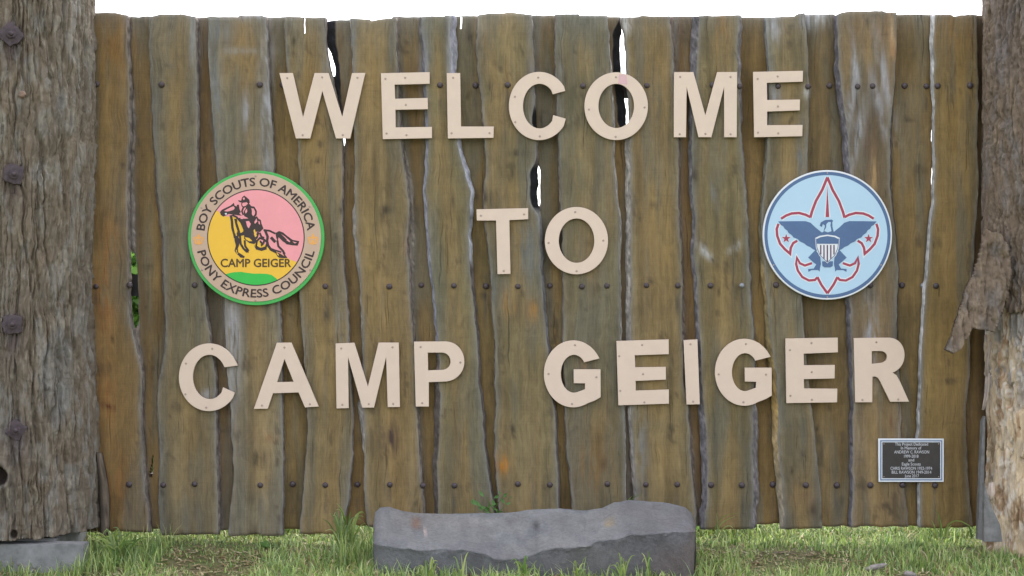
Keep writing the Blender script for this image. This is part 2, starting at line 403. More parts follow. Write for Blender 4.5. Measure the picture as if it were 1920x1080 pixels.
    # scattered small knots
    kn = sstep(.80, .88, vnoise(Xr * .05 + 3, Yr * .022, seed + 36) * .75 + .25 * vnoise(Xr * .2, Yr * .1, seed + 37))[..., None]
    colr = colr * (1 - .5 * kn) + .5 * kn * np.array(lin(72, 60, 46))
    # silvered weathering along the sawn edges and the tops
    ed = np.minimum(Xr - L_, R_ - Xr)
    eg = np.exp(-np.clip(ed, 0, None) / 3.6) * edge_grey * (0.35 + 1.1 * fbm(Xr * .05, Yr * .02, seed + 38)) + 0.5 * np.exp(-(Yr - ttop) / 22.0)
    eg = np.clip(eg, 0, .85)[..., None]
    colr = colr * (1 - eg) + eg * np.array(lin(138, 136, 132))
    if True:
        xm, xM = Xr.min() - 60, Xr.max() + 60
        for (fx, fy, rx, ry, rgb, s, an) in FEAT:
            if fx < xm or fx > xM: continue
            dx, dy = Xr - fx, Yr - fy
            ca, sa = math.cos(an), math.sin(an)
            q = ((dx * ca + dy * sa) / rx) ** 2 + ((-dx * sa + dy * ca) / ry) ** 2
            wgt = np.exp(-q * (.6 + .8 * fbm(Xr * .06, Yr * .02, seed + 45))) * s * (0.25 + 1.15 * sstep(.34, .62, fbm(Xr * .20, Yr * .022, seed + 40)) )
            wgt = np.clip(wgt, 0, .97)[..., None]
            colr = colr * (1 - wgt) + wgt * np.array(rgb)
    bk = fbm(Xr * .3, Yr * .12, seed + 41, 3)
    def barkcol(c):
        c = np.array(lin(*c)) * 1.25
        return c * (0.30 + 1.4 * bk)[..., None] + (sstep(.62, .78, bk)[..., None]) * np.array(lin(120, 116, 112)) * 0.35 * (1 if c.mean() > .03 else 0)
    def wanecol(spec):
        if isinstance(spec, list):                                          # [(y, rgb), ...] colours down the edge
            ys = [s_[0] for s_ in spec]; cs = np.array([lin(*s_[1]) for s_ in spec])
            c3 = np.stack([np.interp(Yr, ys, cs[:, i]) for i in range(3)], -1)
            return c3 * (0.35 + 1.35 * bk)[..., None]
        return barkcol(spec)
    lum = colr @ np.array([.3, .6, .1]); colr = lum[..., None] + .97 * (colr - lum[..., None])
    colr = np.where((U < 0)[..., None], wanecol(wcl), colr)
    colr = np.where((U > 1)[..., None], wanecol(wcr), colr)
    colr = np.clip(colr, 0.004, 0.9).reshape(-1, 3)
    cols = np.concatenate([colr, colr * 0 + base])
    mi = np.zeros(len(F), int)
    uq = U.ravel()[qf].mean(1); wn_ = (uq < 0) | (uq > 1)
    mi[:len(qf)][wn_] = 1
    o = mesh_obj('plank', np.concatenate([front_v, back_v]), F, [M['wood'], M['livedge']], fence, cols, midx=mi.tolist())
    return o

# --- front boards: traced left edge, right edge as (y, x)
fronts = [
 dict(Lp=[(0,158),(1000,158),(1001,158)], Rp=[(25,236),(100,240),(160,242),(260,242),(360,238),(460,240),(560,241),(610,245),(650,255),(690,264),(720,266),(780,263),(840,266),(880,268),(920,272),(960,277),(1000,282)],
      top=[(150,24),(215,24),(240,29)], bot=997, base=(128,104,68), wl=2, wr=3),
 dict(Lp=[(28,279),(100,280),(160,283),(260,289),(360,296),(400,303),(440,306),(500,308),(560,309),(600,312),(640,311),(680,305),(720,298),(760,294),(800,297),(860,300),(900,299),(960,298),(1003,301)],
      Rp=[(28,366),(130,369),(360,370),(500,380),(560,383),(600,387),(640,394),(680,400),(720,404),(860,405),(930,408),(1003,408)],
      top=[(276,32),(300,27),(340,27),(366,32)], bot=1003, base=(117,105,80), wl=[(28,2),(250,3),(400,7),(600,5),(720,3),(1000,3)], wr=[(28,3),(400,2),(600,3),(1000,3)]),
 dict(Lp=[(30,391),(100,391),(160,394),(230,400),(300,405),(360,409),(460,415),(560,421),(620,422),(680,425),(720,429),(760,433),(800,434),(830,436),(880,438),(920,436),(960,431),(1005,428)],
      Rp=[(28,497),(60,502),(160,505),(230,510),(320,514),(450,520),(560,524),(600,526),(660,527),(720,529),(860,531),(1005,530)],
      top=[(388,33),(446,32),(447,28),(490,29),(500,33)], bot=1004, base=(126,115,92), wl=2, wr=2, edge_grey=.8),
 dict(Lp=[(32,534),(100,536),(160,540),(260,558),(360,562),(450,563),(550,560),(580,564),(620,566),(660,570),(720,574),(800,577),(860,574),(920,569),(960,565),(1000,562)],
      Rp=[(32,610),(70,609),(85,611),(100,614),(130,617),(150,624),(200,634),(260,641),(360,642),(460,643),(530,646),(560,650),(580,653),(650,655),(720,657),(760,662),(800,661),(860,660),(920,655),(960,650),(1000,643)],
      top=33, bot=1001, base=(124,107,74), wl=2, wr=2, holes=[(570.3,20,570.3,60,1.7,1.7)], step=3.0),
 dict(Lp=[(33,657),(100,661),(160,662),(260,666),(300,667),(360,665),(440,668),(500,675),(560,678),(640,681),(720,683),(840,684),(900,683),(940,684),(980,690)],
      Rp=[(33,741),(100,743),(160,746),(260,750),(300,755),(340,762),(360,765),(420,767),(440,764),(460,763),(500,766),(560,768),(620,773),(680,777),(760,780),(820,784),(880,788),(920,791),(960,794),(985,795)],
      top=[(655,35),(690,36),(692,39),(712,36),(742,33)], bot=990, base=(129,111,77), wl=[(33,2),(380,2),(400,7),(500,6),(520,3),(740,4),(760,13),(830,5),(860,2),(1000,2)], wcl=BARKG, wr=[(33,3),(1000,3)]),
 dict(Lp=[(29,788),(80,794),(130,797),(240,803),(290,803),(360,798),(400,801),(440,804),(500,809),(560,816),(620,821),(660,823),(720,824),(760,827),(840,822),(900,820),(960,823)],
      Rp=[(29,846),(70,843),(130,845),(260,855),(300,864),(340,876),(360,882),(400,880),(450,878),(480,880),(520,881),(560,887),(620,892),(660,895),(720,897),(760,902),(800,906),(860,911),(900,917),(960,926)],
      top=[(780,32),(850,29)], bot=985, base=(116,107,79), wl=[(29,5),(130,5),(260,5),(400,6),(600,5),(700,6),(760,12),(840,10),(960,8)],
      wr=[(29,9),(70,13),(130,11),(260,8),(345,9),(400,5),(480,6),(600,5),(1000,4)], wcl=[(29,(110,106,108)),(250,(150,150,162)),(600,(150,150,165)),(690,(120,110,110)),(760,(92,84,80)),(1000,(92,84,80))],
      wcr=[(29,LAV),(360,(165,165,175)),(480,(170,172,180)),(500,(96,88,86)),(1000,(96,88,84))]),
 dict(Lp=[(25,896),(50,895),(90,894),(130,897),(180,902),(250,909),(300,912),(360,908),(400,907),(440,912),(500,920),(540,923),(580,923),(640,928),(720,929),(760,930),(800,928),(860,928),(930,935),(990,940)],
      Rp=[(25,995),(60,998),(130,1000),(195,1001),(208,999),(225,996),(238,998),(245,1004),(300,1006),(312,996),(320,992),(375,992),(388,998),(398,1008),(460,1012),(520,1015),(580,1019),(620,1024),(660,1027),(720,1031),(760,1039),(840,1043),(900,1046),(990,1050)],
      top=[(890,29),(905,26),(960,24),(996,27)], bot=988, base=(124,110,78), wl=2, wr=[(25,2),(200,3),(210,9),(235,9),(245,4),(303,4),(316,15),(385,15),(397,6),(600,5),(1000,3)],
      wcr=[(25,BARKG),(195,BARKG),(208,(14,14,16)),(238,(14,14,16)),(250,(120,112,108)),(300,(110,100,96)),(312,CHAR),(388,CHAR),(400,(128,126,126)),(560,(110,108,112)),(1000,BARKD)]),
 dict(Lp=[(27,1041),(130,1043),(260,1047),(360,1051),(440,1054),(500,1056),(640,1056),(760,1060),(800,1060),(860,1065),(900,1070),(950,1074),(990,1077)],
      Rp=[(27,1138),(80,1142),(130,1145),(200,1149),(260,1150),(300,1149),(340,1153),(400,1160),(440,1163),(480,1160),(500,1160),(560,1162),(650,1164),(760,1169),(840,1171),(930,1172),(990,1172)],
      top=[(1038,29),(1060,26),(1086,26),(1088,30),(1140,29)], bot=988, base=(112,104,80), wl=2, wr=[(27,2),(250,4),(350,4),(1000,2)], wcr=BARKG, edge_grey=.6),
 dict(Lp=[(31,1166),(45,1167),(60,1172),(100,1176),(130,1177),(200,1180),(260,1182),(360,1183),(560,1183),(720,1183),(800,1185),(860,1188),(930,1193),(990,1196)],
      Rp=[(31,1255),(100,1260),(130,1263),(260,1272),(360,1272),(400,1272),(450,1275),(500,1278),(640,1279),(720,1282),(760,1289),(800,1292),(860,1295),(900,1299),(960,1303),(990,1305)],
      top=[(1160,33),(1200,32),(1202,30),(1258,30)], bot=990, base=(124,108,75), wl=[(31,2),(240,2),(255,9),(700,9),(800,6),(1000,4)], wcl=BARKG, wr=3),
 dict(Lp=[(29,1312),(60,1310),(100,1308),(180,1303),(260,1298),(360,1298),(400,1304),(440,1303),(460,1300),(500,1304),(560,1309),(620,1313),(720,1316),(760,1319),(800,1324),(860,1326),(900,1327),(960,1324),(995,1321)],
      Rp=[(29,1388),(50,1386),(80,1381),(140,1382),(170,1385),(230,1388),(300,1393),(360,1398),(440,1402),(500,1405),(560,1408),(600,1411),(660,1414),(720,1415),(760,1412),(840,1410),(920,1413),(995,1409)],
      top=[(1296,31),(1345,29),(1389,28)], bot=992, base=(117,104,73), wl=[(29,13),(120,12),(260,5),(500,5),(720,7),(800,11),(1000,9)], wcl=(98,94,98),
      wr=[(29,3),(50,8),(160,8),(240,4),(500,3),(740,4),(780,11),(1000,11)], wcr=(112,106,108)),
 dict(Lp=[(26,1435),(60,1437),(100,1441),(200,1442),(260,1440),(330,1435),(360,1432),(400,1429),(440,1429),(500,1434),(560,1438),(620,1444),(660,1450),(720,1458),(760,1460),(800,1460),(830,1458),(860,1462),(900,1466),(940,1470),(992,1472)],
      Rp=[(26,1510),(60,1512),(100,1514),(160,1516),(220,1517),(260,1515),(320,1513),(360,1512),(450,1505),(560,1503),(620,1508),(680,1512),(760,1520),(800,1525),(860,1532),(920,1538),(992,1542)],
      top=[(1432,32),(1490,30),(1495,26),(1512,24)], bot=991, base=(117,105,78), wl=[(26,2),(400,3),(500,7),(560,5),(640,9),(760,11),(860,9),(900,10),(992,7)],
      wcl=[(26,GR),(480,(120,112,90)),(520,(160,138,96)),(600,(128,116,86)),(680,(150,130,88)),(760,(176,146,94)),(900,(160,146,122)),(1000,(150,142,130))], wr=2),
 dict(Lp=[(21,1570),(80,1571),(130,1575),(200,1582),(245,1590),(320,1594),(450,1592),(560,1594),(620,1596),(660,1598),(760,1600),(840,1599),(900,1599),(988,1596)],
      Rp=[(21,1680),(60,1682),(110,1680),(160,1677),(200,1672),(260,1668),(320,1667),(360,1669),(400,1673),(440,1678),(480,1682),(520,1684),(560,1681),(640,1681),(720,1688),(820,1690),(900,1695),(950,1700),(988,1704)],
      top=[(1562,31),(1576,24),(1600,21),(1655,20),(1660,23),(1682,24)], bot=987, base=(118,102,78), wl=[(21,5),(80,4),(120,7),(320,9),(560,7),(700,5),(1000,4)], wcl=(96,92,98),
      wr=[(21,2),(200,4),(260,7),(360,6),(500,4),(600,4),(1000,2)], wcr=(84,76,72), edge_grey=.7),
 dict(Lp=[(28,1754),(60,1751),(130,1752),(200,1753),(260,1753),(360,1753),(400,1748),(460,1743),(520,1739),(560,1734),(620,1731),(660,1729),(720,1727),(760,1726),(820,1723),(900,1725),(992,1727)],
      Rp=[(28,1831),(110,1833),(160,1834),(230,1834),(280,1831),(330,1834),(360,1835),(420,1830),(480,1826),(560,1821),(640,1820),(720,1817),(760,1812),(800,1811),(860,1813),(920,1817),(992,1825)],
      top=[(1745,28),(1784,27),(1786,30),(1818,30),(1820,27),(1832,28)], bot=990, base=(126,104,62), wl=[(28,6),(130,4),(230,2),(400,3),(700,3),(1000,3)], wcl=(170,168,170), wr=3, wcr=(120,88,50)),
]
for i, f_ in enumerate(fronts):
    f_.setdefault('wcl', BARKD); f_.setdefault('wcr', BARKD)
    plank(True, seed=100 + i * 7, tilt=random.uniform(-.003, .003), **f_)

# --- back boards, seen between the front ones (they run on behind them)
def S(x): return [(0, x), (1000, x)]
backs = [
 dict(Lp=[(30,248),(100,247),(160,251),(230,256),(330,252),(360,253),(470,257),(480,256),(560,260),(610,262),(640,264),(660,268),(720,273),(780,271),(840,274),(900,279),(960,285),(1000,288)], Rp=S(318), top=31, bot=992, base=(118,94,58),
      wl=[(30,17),(160,17),(330,19),(360,20),(462,22),(474,2),(612,2),(624,20),(660,16),(1000,14)], wcl=(128,120,116), holes=[(287,853,283,893,0.8,3.0)], step=3.0),
 dict(Lp=[(30,377),(130,377),(200,374),(360,376),(500,386),(620,395),(700,406),(760,411),(860,416),(1000,417)], Rp=S(448), top=32, bot=993, base=(112,86,50), wl=[(30,15),(140,14),(500,13),(700,14),(800,18),(1000,18)], wcl=(128,118,116)),
 dict(Lp=S(488), Rp=[(0,562),(80,562),(120,588),(1000,592)], top=32, bot=992, base=(114,96,60), wl=3, wr=3),
 dict(Lp=[(38,631),(60,631),(100,634),(150,640),(200,642),(255,652),(264,653),(280,650),(290,648),(400,646),(1000,640)], Rp=S(692), top=[(600,40),(632,37),(660,37)], bot=985, base=(116,92,56),
      wl=[(38,19),(60,20),(75,19),(100,11),(130,9),(142,9),(160,14),(254,4),(262,3),(272,4),(280,12),(300,12),(1000,10)], wcl=[(30,(40,40,46)),(160,(36,36,42)),(250,BARKD),(1000,BARKD)], wr=3),
 dict(Lp=[(31,750),(100,750),(160,753),(260,757),(300,765),(340,775),(390,777),(430,778),(500,778),(560,777),(640,780),(720,784),(1000,800)], Rp=S(838), top=31, bot=985, base=(116,94,58),
      wl=[(31,15),(160,15),(260,15),(340,18),(390,17),(500,17),(560,15),(1000,12)], wcl=(136,128,122)),
 dict(Lp=S(836), Rp=S(950), top=30, bot=985, base=(120,102,64), holes=[(864.6,22,864.6,54,1.7,1.7)], step=3.0),
 dict(Lp=[(29,985),(295,985),(305,1014.5),(390,1014.5),(400,1000),(1000,1020)], Rp=S(1085), top=29, bot=985, base=(112,92,56), wl=2),
 dict(Lp=S(1128), Rp=[(31,1163),(42,1162),(52,1149),(60,1147),(130,1148),(190,1154),(238,1158),(252,1172),(1000,1180)], top=31, bot=985, base=(112,88,52),
      wr=[(31,3),(42,4),(52,15),(75,15),(142,15),(190,15),(236,18),(252,8),(1000,8)], wcr=[(30,(90,80,70)),(46,(30,29,32)),(245,(26,27,32)),(260,BARKD),(1000,BARKD)]),
 dict(Lp=[(30,1264),(130,1268),(260,1276),(360,1277),(500,1283),(700,1287),(800,1298),(1000,1310)], Rp=S(1335), top=30, bot=988, base=(112,84,50), wl=[(30,12),(400,12),(1000,12)], wcl=(116,104,98)),
 dict(Lp=S(1372), Rp=S(1470), top=32, bot=983, base=(118,94,54)),
 dict(Lp=S(1496), Rp=[(27,1563),(80,1565),(200,1590),(300,1605),(1000,1608)], top=27, bot=986, base=(116,98,66), wr=4),
 dict(Lp=S(1660), Rp=[(27,1752),(225,1752),(234,1746),(300,1747.5),(350,1746),(360,1752),(1000,1752)], top=27, bot=985, base=(118,98,62), wr=2),
 dict(Lp=S(1800), Rp=S(1862), top=28, bot=985, base=(88,66,42)),
]
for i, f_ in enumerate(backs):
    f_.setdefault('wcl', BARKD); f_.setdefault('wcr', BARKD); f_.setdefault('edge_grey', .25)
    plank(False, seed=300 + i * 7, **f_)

# --- steel rails behind the boards
for yy in (163, 535, 908):
    x0, _, zt = P(150, yy - 20, .07); x1, _, zb = P(1880, yy + 20, .07)
    bm = bmesh.new()
    prof = [(.0705, zb), (.0705, zt), (.106, zt), (.106, zt - .006), (.077, zt - .006), (.077, zb + .006), (.106, zb + .006), (.106, zb)]
    va = [bm.verts.new((x0, p[0], p[1])) for p in prof]; vb = [bm.verts.new((x1, p[0], p[1])) for p in prof]
    n = len(prof)
    for i in range(n): bm.faces.new((va[i], va[(i + 1) % n], vb[(i + 1) % n], vb[i]))
    bm.faces.new(va[::-1]); bm.faces.new(vb)
    bmesh.ops.recalc_face_normals(bm, faces=bm.faces)
    bm_obj('rail', bm, M['rail'], fence)

# --- carriage bolts
def lathe(profile, seg=16):
    """profile of (radius, forward) turned about the -y axis"""
    bm = bmesh.new(); rings = []
    for r, h in profile:
        if r <= 1e-6: rings.append([bm.verts.new((0, -h, 0))])
        else: rings.append([bm.verts.new((r * math.cos(2 * math.pi * k / seg), -h, r * math.sin(2 * math.pi * k / seg))) for k in range(seg)])
    for a, b_ in zip(rings[:-1], rings[1:]):
        for k in range(seg):
            if len(b_) == 1: bm.faces.new((a[k], a[(k + 1) % seg], b_[0]))
            elif len(a) == 1: bm.faces.new((a[0], b_[(k + 1) % seg], b_[k]))
            else: bm.faces.new((a[k], a[(k + 1) % seg], b_[(k + 1) % seg], b_[k]))
    bmesh.ops.recalc_face_normals(bm, faces=bm.faces)
    return bm
bm = lathe([(.0155, -.002), (.0158, .001), (.0148, .004), (.012, .008), (.007, .0108), (0, .0118)])
bolt_me = bpy.data.meshes.new('bolt'); bm.to_mesh(bolt_me); bm.free(); bolt_me.materials.append(M['bolt'])
bolt_me.polygons.foreach_set('use_smooth', [True] * len(bolt_me.polygons))
bolt_ms = bolt_me.copy(); bolt_ms.materials.clear(); bolt_ms.materials.append(M['silver'])
LF = [(poly(f_['Lp']), poly(f_['Rp'])) for f_ in fronts]
LB = [(poly(f_['Lp']), poly(f_['Rp'])) for f_ in backs]
for yy, xs in BOLT_ROWS.items():
    for x in xs:
        py = yy + random.uniform(-1.5, 1.5) + (x - 960) / 960 * (2 if yy == 160 else 0)
        on_front = any(l(yy) - 4 <= x <= r(yy) + 4 for l, r in LF)
        on_back = any(l(yy) - 4 <= x <= r(yy) + 4 for l, r in LB)
        dep = FACE_F - .0005 if on_front else (FACE_B - .0005 if on_back else .0702)
        o = bpy.data.objects.new('bolt', bolt_ms if (yy == 536 and x in (1391, 1731)) else bolt_me)
        COL.objects.link(o); o.parent = fence
        o.location = P(x, py, dep); s = random.uniform(.82, .98); o.scale = (s, s, s); o.rotation_euler = (0, random.uniform(0, 6), 0)

# ------------------------------------------------------------------ shapes cut from flat sheet
def curve_mesh(name, polys, mat, depth, y_back, bevel=0.0, cyclic=True):
    """polys: outlines in photo pixels (holes allowed); a slab whose back is at y_back"""
    cu = bpy.data.curves.new(name, 'CURVE'); cu.dimensions = '2D'; cu.fill_mode = 'BOTH'
    cu.extrude = max(depth / 2 - bevel, 1e-5); cu.bevel_depth = bevel; cu.bevel_resolution = 1; cu.offset = -bevel
    d = CAM_D
    for pl in polys:
        sp = cu.splines.new('POLY'); sp.points.add(len(pl) - 1); sp.use_cyclic_u = True
        for q, (px, py) in zip(sp.points, pl):
            q.co = ((px - 960) / FPX * d, (540 - py) / FPX * d, 0, 1)
    tmp = bpy.data.objects.new(name, cu); COL.objects.link(tmp)
    bpy.context.view_layer.update()
    me = bpy.data.meshes.new_from_object(tmp.evaluated_get(bpy.context.evaluated_depsgraph_get()))
    bpy.data.objects.remove(tmp); bpy.data.curves.remove(cu)
    me.name = name
    me.transform(Matrix.Translation((0, y_back - depth / 2, CAM_H)) @ Matrix.Rotation(math.radians(90), 4, 'X'))
    me.materials.clear(); me.materials.append(mat)
    o = bpy.data.objects.new(name, me); COL.objects.link(o)
    return o

def arc(cx, cy, rx, ry, a0, a1, n=40):
    """degrees, 0 = right, 90 = up in the picture"""
    return [(cx + rx * math.cos(math.radians(a)), cy - ry * math.sin(math.radians(a))) for a in np.linspace(a0, a1, n)]

def ell(cx, cy, rx, ry, n=72): return arc(cx, cy, rx, ry, 0, 360 - 360 / n, n)
def Z(off, k, pts): return [(off[0] + x / k, off[1] + y / k) for x, y in pts]

def bez(p0, p1, p2, p3, n=14):
    return [tuple((1 - t) ** 3 * a + 3 * (1 - t) ** 2 * t * b_ + 3 * (1 - t) * t * t * c + t ** 3 * d for a, b_, c, d in zip(p0, p1, p2, p3)) for t in np.linspace(0, 1, n)]

G_out = arc(448, 484, 330, 376, 28, 298, 50)
G_pts = [(743, 310)] + G_out[1:] + [(690, 783), (755, 745), (753, 433), (453, 433), (453, 588), (580, 590), (578, 658)] + arc(455, 483, 147, 213, 290, 40, 36)[1:] + [(565, 355)]
def shift(pts, dx, dy): return [(x + dx, y + dy) for x, y in pts]

LET = [
 ('W', 'beige cut-out letter W at the start of the top row', (510,120), 6, [[(90,108),(240,108),(355,605),(485,108),(640,108),(795,600),(905,108),(1052,106),(885,842),(725,842),(572,310),(437,842),(275,842)]], [(178,163),(570,155),(967,160),(352,803),(802,803)]),
 ('E', 'beige cut-out letter E right after the W in the top row', (510,120), 6, [[(1230,110),(1775,98),(1777,228),(1383,238),(1388,397),(1752,387),(1757,513),(1392,520),(1393,718),(1800,712),(1803,838),(1250,850)]], [(1280,172),(1502,160),(1510,465),(1293,785),(1517,803)]),
 ('L', 'beige cut-out letter L in the top row, the only L', (820,120), 6, [[(108,108),(258,108),(268,708),(635,708),(633,835),(120,842)]], [(180,160),(162,783),(588,780)]),
 ('C', 'beige cut-out letter C in the top row, between L and O', (820,120), 6, [[(1438,308)]+arc(1145,478,340,383,30,330,56)[1:-1]+[(1443,620),(1302,580)]+arc(1150,479,187,251,325,40,44)[1:-1]+[(1297,347)]], [(1135,158),(873,373),(877,657),(1152,818)]),
 ('O', 'beige cut-out letter O with a painted pink glare fringe, in the top row', (1080,120), 6, [ell(449,480,356,380), ell(450,477,200,248)], [(447,155),(143,517),(768,493),(443,823)]),
 ('M', 'beige cut-out letter M in the top row', (1080,120), 6, [[(1100,97),(1315,97),(1450,585),(1583,97),(1805,97),(1802,828),(1660,828),(1660,265),(1518,828),(1372,828),(1240,265),(1233,828),(1095,828)]], [(1167,150),(1733,150),(1162,793),(1450,790),(1732,793)]),
 ('E', 'beige cut-out letter E ending the top row', (1250,120), 6, [[(967,95),(1525,83),(1523,205),(1120,217),(1123,410),(1490,405),(1490,527),(1123,540),(1123,693),(1520,690),(1518,817),(977,828)]], [(1017,172),(1240,145),(1243,483),(1020,775),(1247,783)]),
 ('T', 'beige cut-out letter T in the short middle row, the only T', (880,380), 6.857, [[(93,88),(755,73),(757,215),(515,227),(530,917),(362,920),(343,232),(97,232)]], [(150,168),(703,152),(443,877)]),
 ('O', 'beige cut-out letter O beside the T in the middle row', (880,380), 6.857, [ell(1375,490,405,432), ell(1377,490,228,284)], [(1360,122),(1017,517),(1720,488),(1377,880)]),
 ('C', 'beige cut-out letter C at the start of the bottom row', (325,625), 6, [[(733,360)]+arc(410,492,338,380,22,327,56)[1:-1]+[(697,665),(567,607)]+arc(415,489,187,249,324,30,44)[1:-1]+[(585,380)]], [(447,170),(153,337),(147,682),(380,830)]),
 ('A', 'beige cut-out letter A in the bottom row, the only A', (325,625), 6, [[(1172,105),(1333,103),(1642,820),(1487,830),(1415,662),(1128,672),(1070,845),(913,847)], [(1257,287),(1360,543),(1172,547)]], [(1257,157),(1005,807),(1543,792)]),
 ('M', 'beige cut-out letter M in the bottom row', (600,625), 6, [[(180,113),(390,105),(543,598),(663,103),(888,103),(903,825),(765,827),(748,262),(612,832),(480,833),(320,265),(328,838),(190,842)]], [(245,167),(820,155),(257,800),(553,790),(828,788)]),
 ('P', 'beige cut-out letter P in the bottom row, the only P', (600,625), 6, [[(1060,92)]+bez((1400,90),(1530,85),(1625,190),(1625,315))+bez((1625,315),(1625,450),(1520,540),(1400,540))[1:]+[(1227,547),(1227,820),(1080,820)], [(1215,215)]+bez((1370,215),(1430,215),(1470,260),(1470,312))+bez((1470,312),(1470,370),(1430,408),(1370,410))[1:]+[(1218,415)]], [(1135,150),(1580,325),(1153,780)]),
 ('G', 'beige cut-out letter G starting the second word of the bottom row', (1000,620), 6, [G_pts], [(467,160),(170,483),(707,520),(433,820)]),
 ('E', 'heavy beige cut-out letter E between the first G and the I', (1000,620), 6, [[(933,115),(1518,97),(1520,262),(1138,275),(1143,410),(1485,405),(1488,548),(1147,563),(1148,672),(1520,660),(1522,818),(953,837)]], [(1220,158),(963,283),(1230,485),(975,673),(1245,802)]),
 ('I', 'beige cut-out letter I in the bottom row, a slightly tilted bar', (1270,620), 6, [[(67,105),(220,97),(248,825),(98,828)]], [(143,150),(172,793)]),
 ('G', 'beige cut-out letter G right after the I in the bottom row', (1270,620), 6, [shift(G_pts, 300, -18)], [(763,147),(460,487),(990,490),(737,800)]),
 ('E', 'heavy beige cut-out letter E just before the final R', (1450,620), 6, [[(130,87),(715,77),(717,242),(333,257),(335,387),(682,383),(680,535),(335,543),(337,648),(710,650),(708,803),(138,812)]], [(420,135),(178,215),(423,463),(183,727),(425,772)]),
 ('R', 'beige cut-out letter R ending the bottom row, the only R', (1450,620), 6, [[(898,82)]+bez((1280,77),(1400,75),(1465,170),(1465,270))+bez((1465,270),(1465,370),(1410,440),(1330,470))[1:]+[(1375,500),(1410,560),(1515,795),(1303,797),(1190,565),(1165,528),(1135,513),(1105,515),(1103,803),(910,803)], [(1097,228)]+bez((1190,228),(1235,228),(1268,250),(1268,292))+bez((1268,292),(1268,335),(1235,358),(1190,362))[1:]+[(1097,372)]], [(1147,127),(992,775),(1393,770)]),
]
bm = lathe([(.0050, -.001), (.0052, .0006), (.0040, .0018), (.0015, .0022), (.0012, .0010), (0, .0008)], 12)
screw_me = bpy.data.meshes.new('screw'); bm.to_mesh(screw_me); bm.free(); screw_me.materials.append(M['screw'])
L_BACK, L_TH = -.006, .013
for ch, label, off, k, pls, scr in LET:
    o = curve_mesh('letter', [Z(off, k, pl) for pl in pls], M['letter'], L_TH, L_BACK, .0008)
    tag(o, label, 'letter', 'beige letters on the fence')
    for s_ in Z(off, k, scr):
        c = bpy.data.objects.new('screw', screw_me); COL.objects.link(c); c.parent = o
        q = P(s_[0], s_[1], 0); c.location = (q[0], L_BACK - L_TH, q[2])
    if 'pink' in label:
        p_ = curve_mesh('stain_or_fringe', [[(1160,140.5),(1174,141.5),(1174.5,144),(1176,160),(1166,158.4),(1158.5,158.2)]], M['lpink'], .0004, L_BACK - L_TH + .0001)  # pink fringe of backlight from the bright sky, painted on as a thin piece
        p_.parent = o; p_['label'] = 'pink fringe of sky glare, painted on'

# ------------------------------------------------------------------ round signs and plaque
def thick_line(pts, w, closed=False):
    """outline polygon of a polyline of width w (or list of widths)"""
    pts = [np.array(p, float) for p in pts]; n = len(pts)
    ws = w if isinstance(w, (list, tuple)) else [w] * n
    A, B = [], []
    for i in range(n):
        d0 = pts[i] - pts[i - 1] if i > 0 else pts[1] - pts[0]
        d1 = pts[i + 1] - pts[i] if i < n - 1 else pts[i] - pts[i - 1]
        d0 = d0 / (np.linalg.norm(d0) + 1e-9); d1 = d1 / (np.linalg.norm(d1) + 1e-9)
        t = d0 + d1; t = t / (np.linalg.norm(t) + 1e-9); nn = np.array([-t[1], t[0]])
        c = max(.45, float(np.dot(t, d1)))
        A.append(tuple(pts[i] + nn * ws[i] / 2 / c)); B.append(tuple(pts[i] - nn * ws[i] / 2 / c))
    return A + B[::-1]

def flat_polys(name, polys, mat, y, parent):
    """thin painted shapes laid on a sign face: each polygon filled on its own, joined into one part"""
    bm = bmesh.new()
    for ip, pl in enumerate(polys):
        vs = [bm.verts.new(P(x, py, 0)) for x, py in pl]
        for v in vs: v.co.y = -ip * 1.2e-5
        es = [bm.edges.new((vs[i], vs[(i + 1) % len(vs)])) for i in range(len(vs))]
        try: bmesh.ops.triangle_fill(bm, use_beauty=True, use_dissolve=False, edges=es, normal=(0, -1, 0))
        except Exception: pass
    for v in bm.verts: v.co.y = y + v.co.y
    bmesh.ops.recalc_face_normals(bm, faces=bm.faces)
    for f_ in bm.faces:
        if f_.normal.y > 0: f_.normal_flip()
    return bm_obj(name, bm, mat, parent)

def text_mesh(body, weight=0.0):
    cu = bpy.data.curves.new('t', 'FONT'); cu.body = body; cu.size = 1.0; cu.offset = weight; cu.resolution_u = 3; cu.align_x = 'LEFT'
    tmp = bpy.data.objects.new('t', cu); COL.objects.link(tmp); bpy.context.view_layer.update()
    me = bpy.data.meshes.new_from_object(tmp.evaluated_get(bpy.context.evaluated_depsgraph_get()))
    bpy.data.objects.remove(tmp); bpy.data.curves.remove(cu)
    bm = bmesh.new(); bm.from_mesh(me); bpy.data.meshes.remove(me)
    bmesh.ops.subdivide_edges(bm, edges=[e for e in bm.edges if e.calc_length() > .12], cuts=2)
    return bm

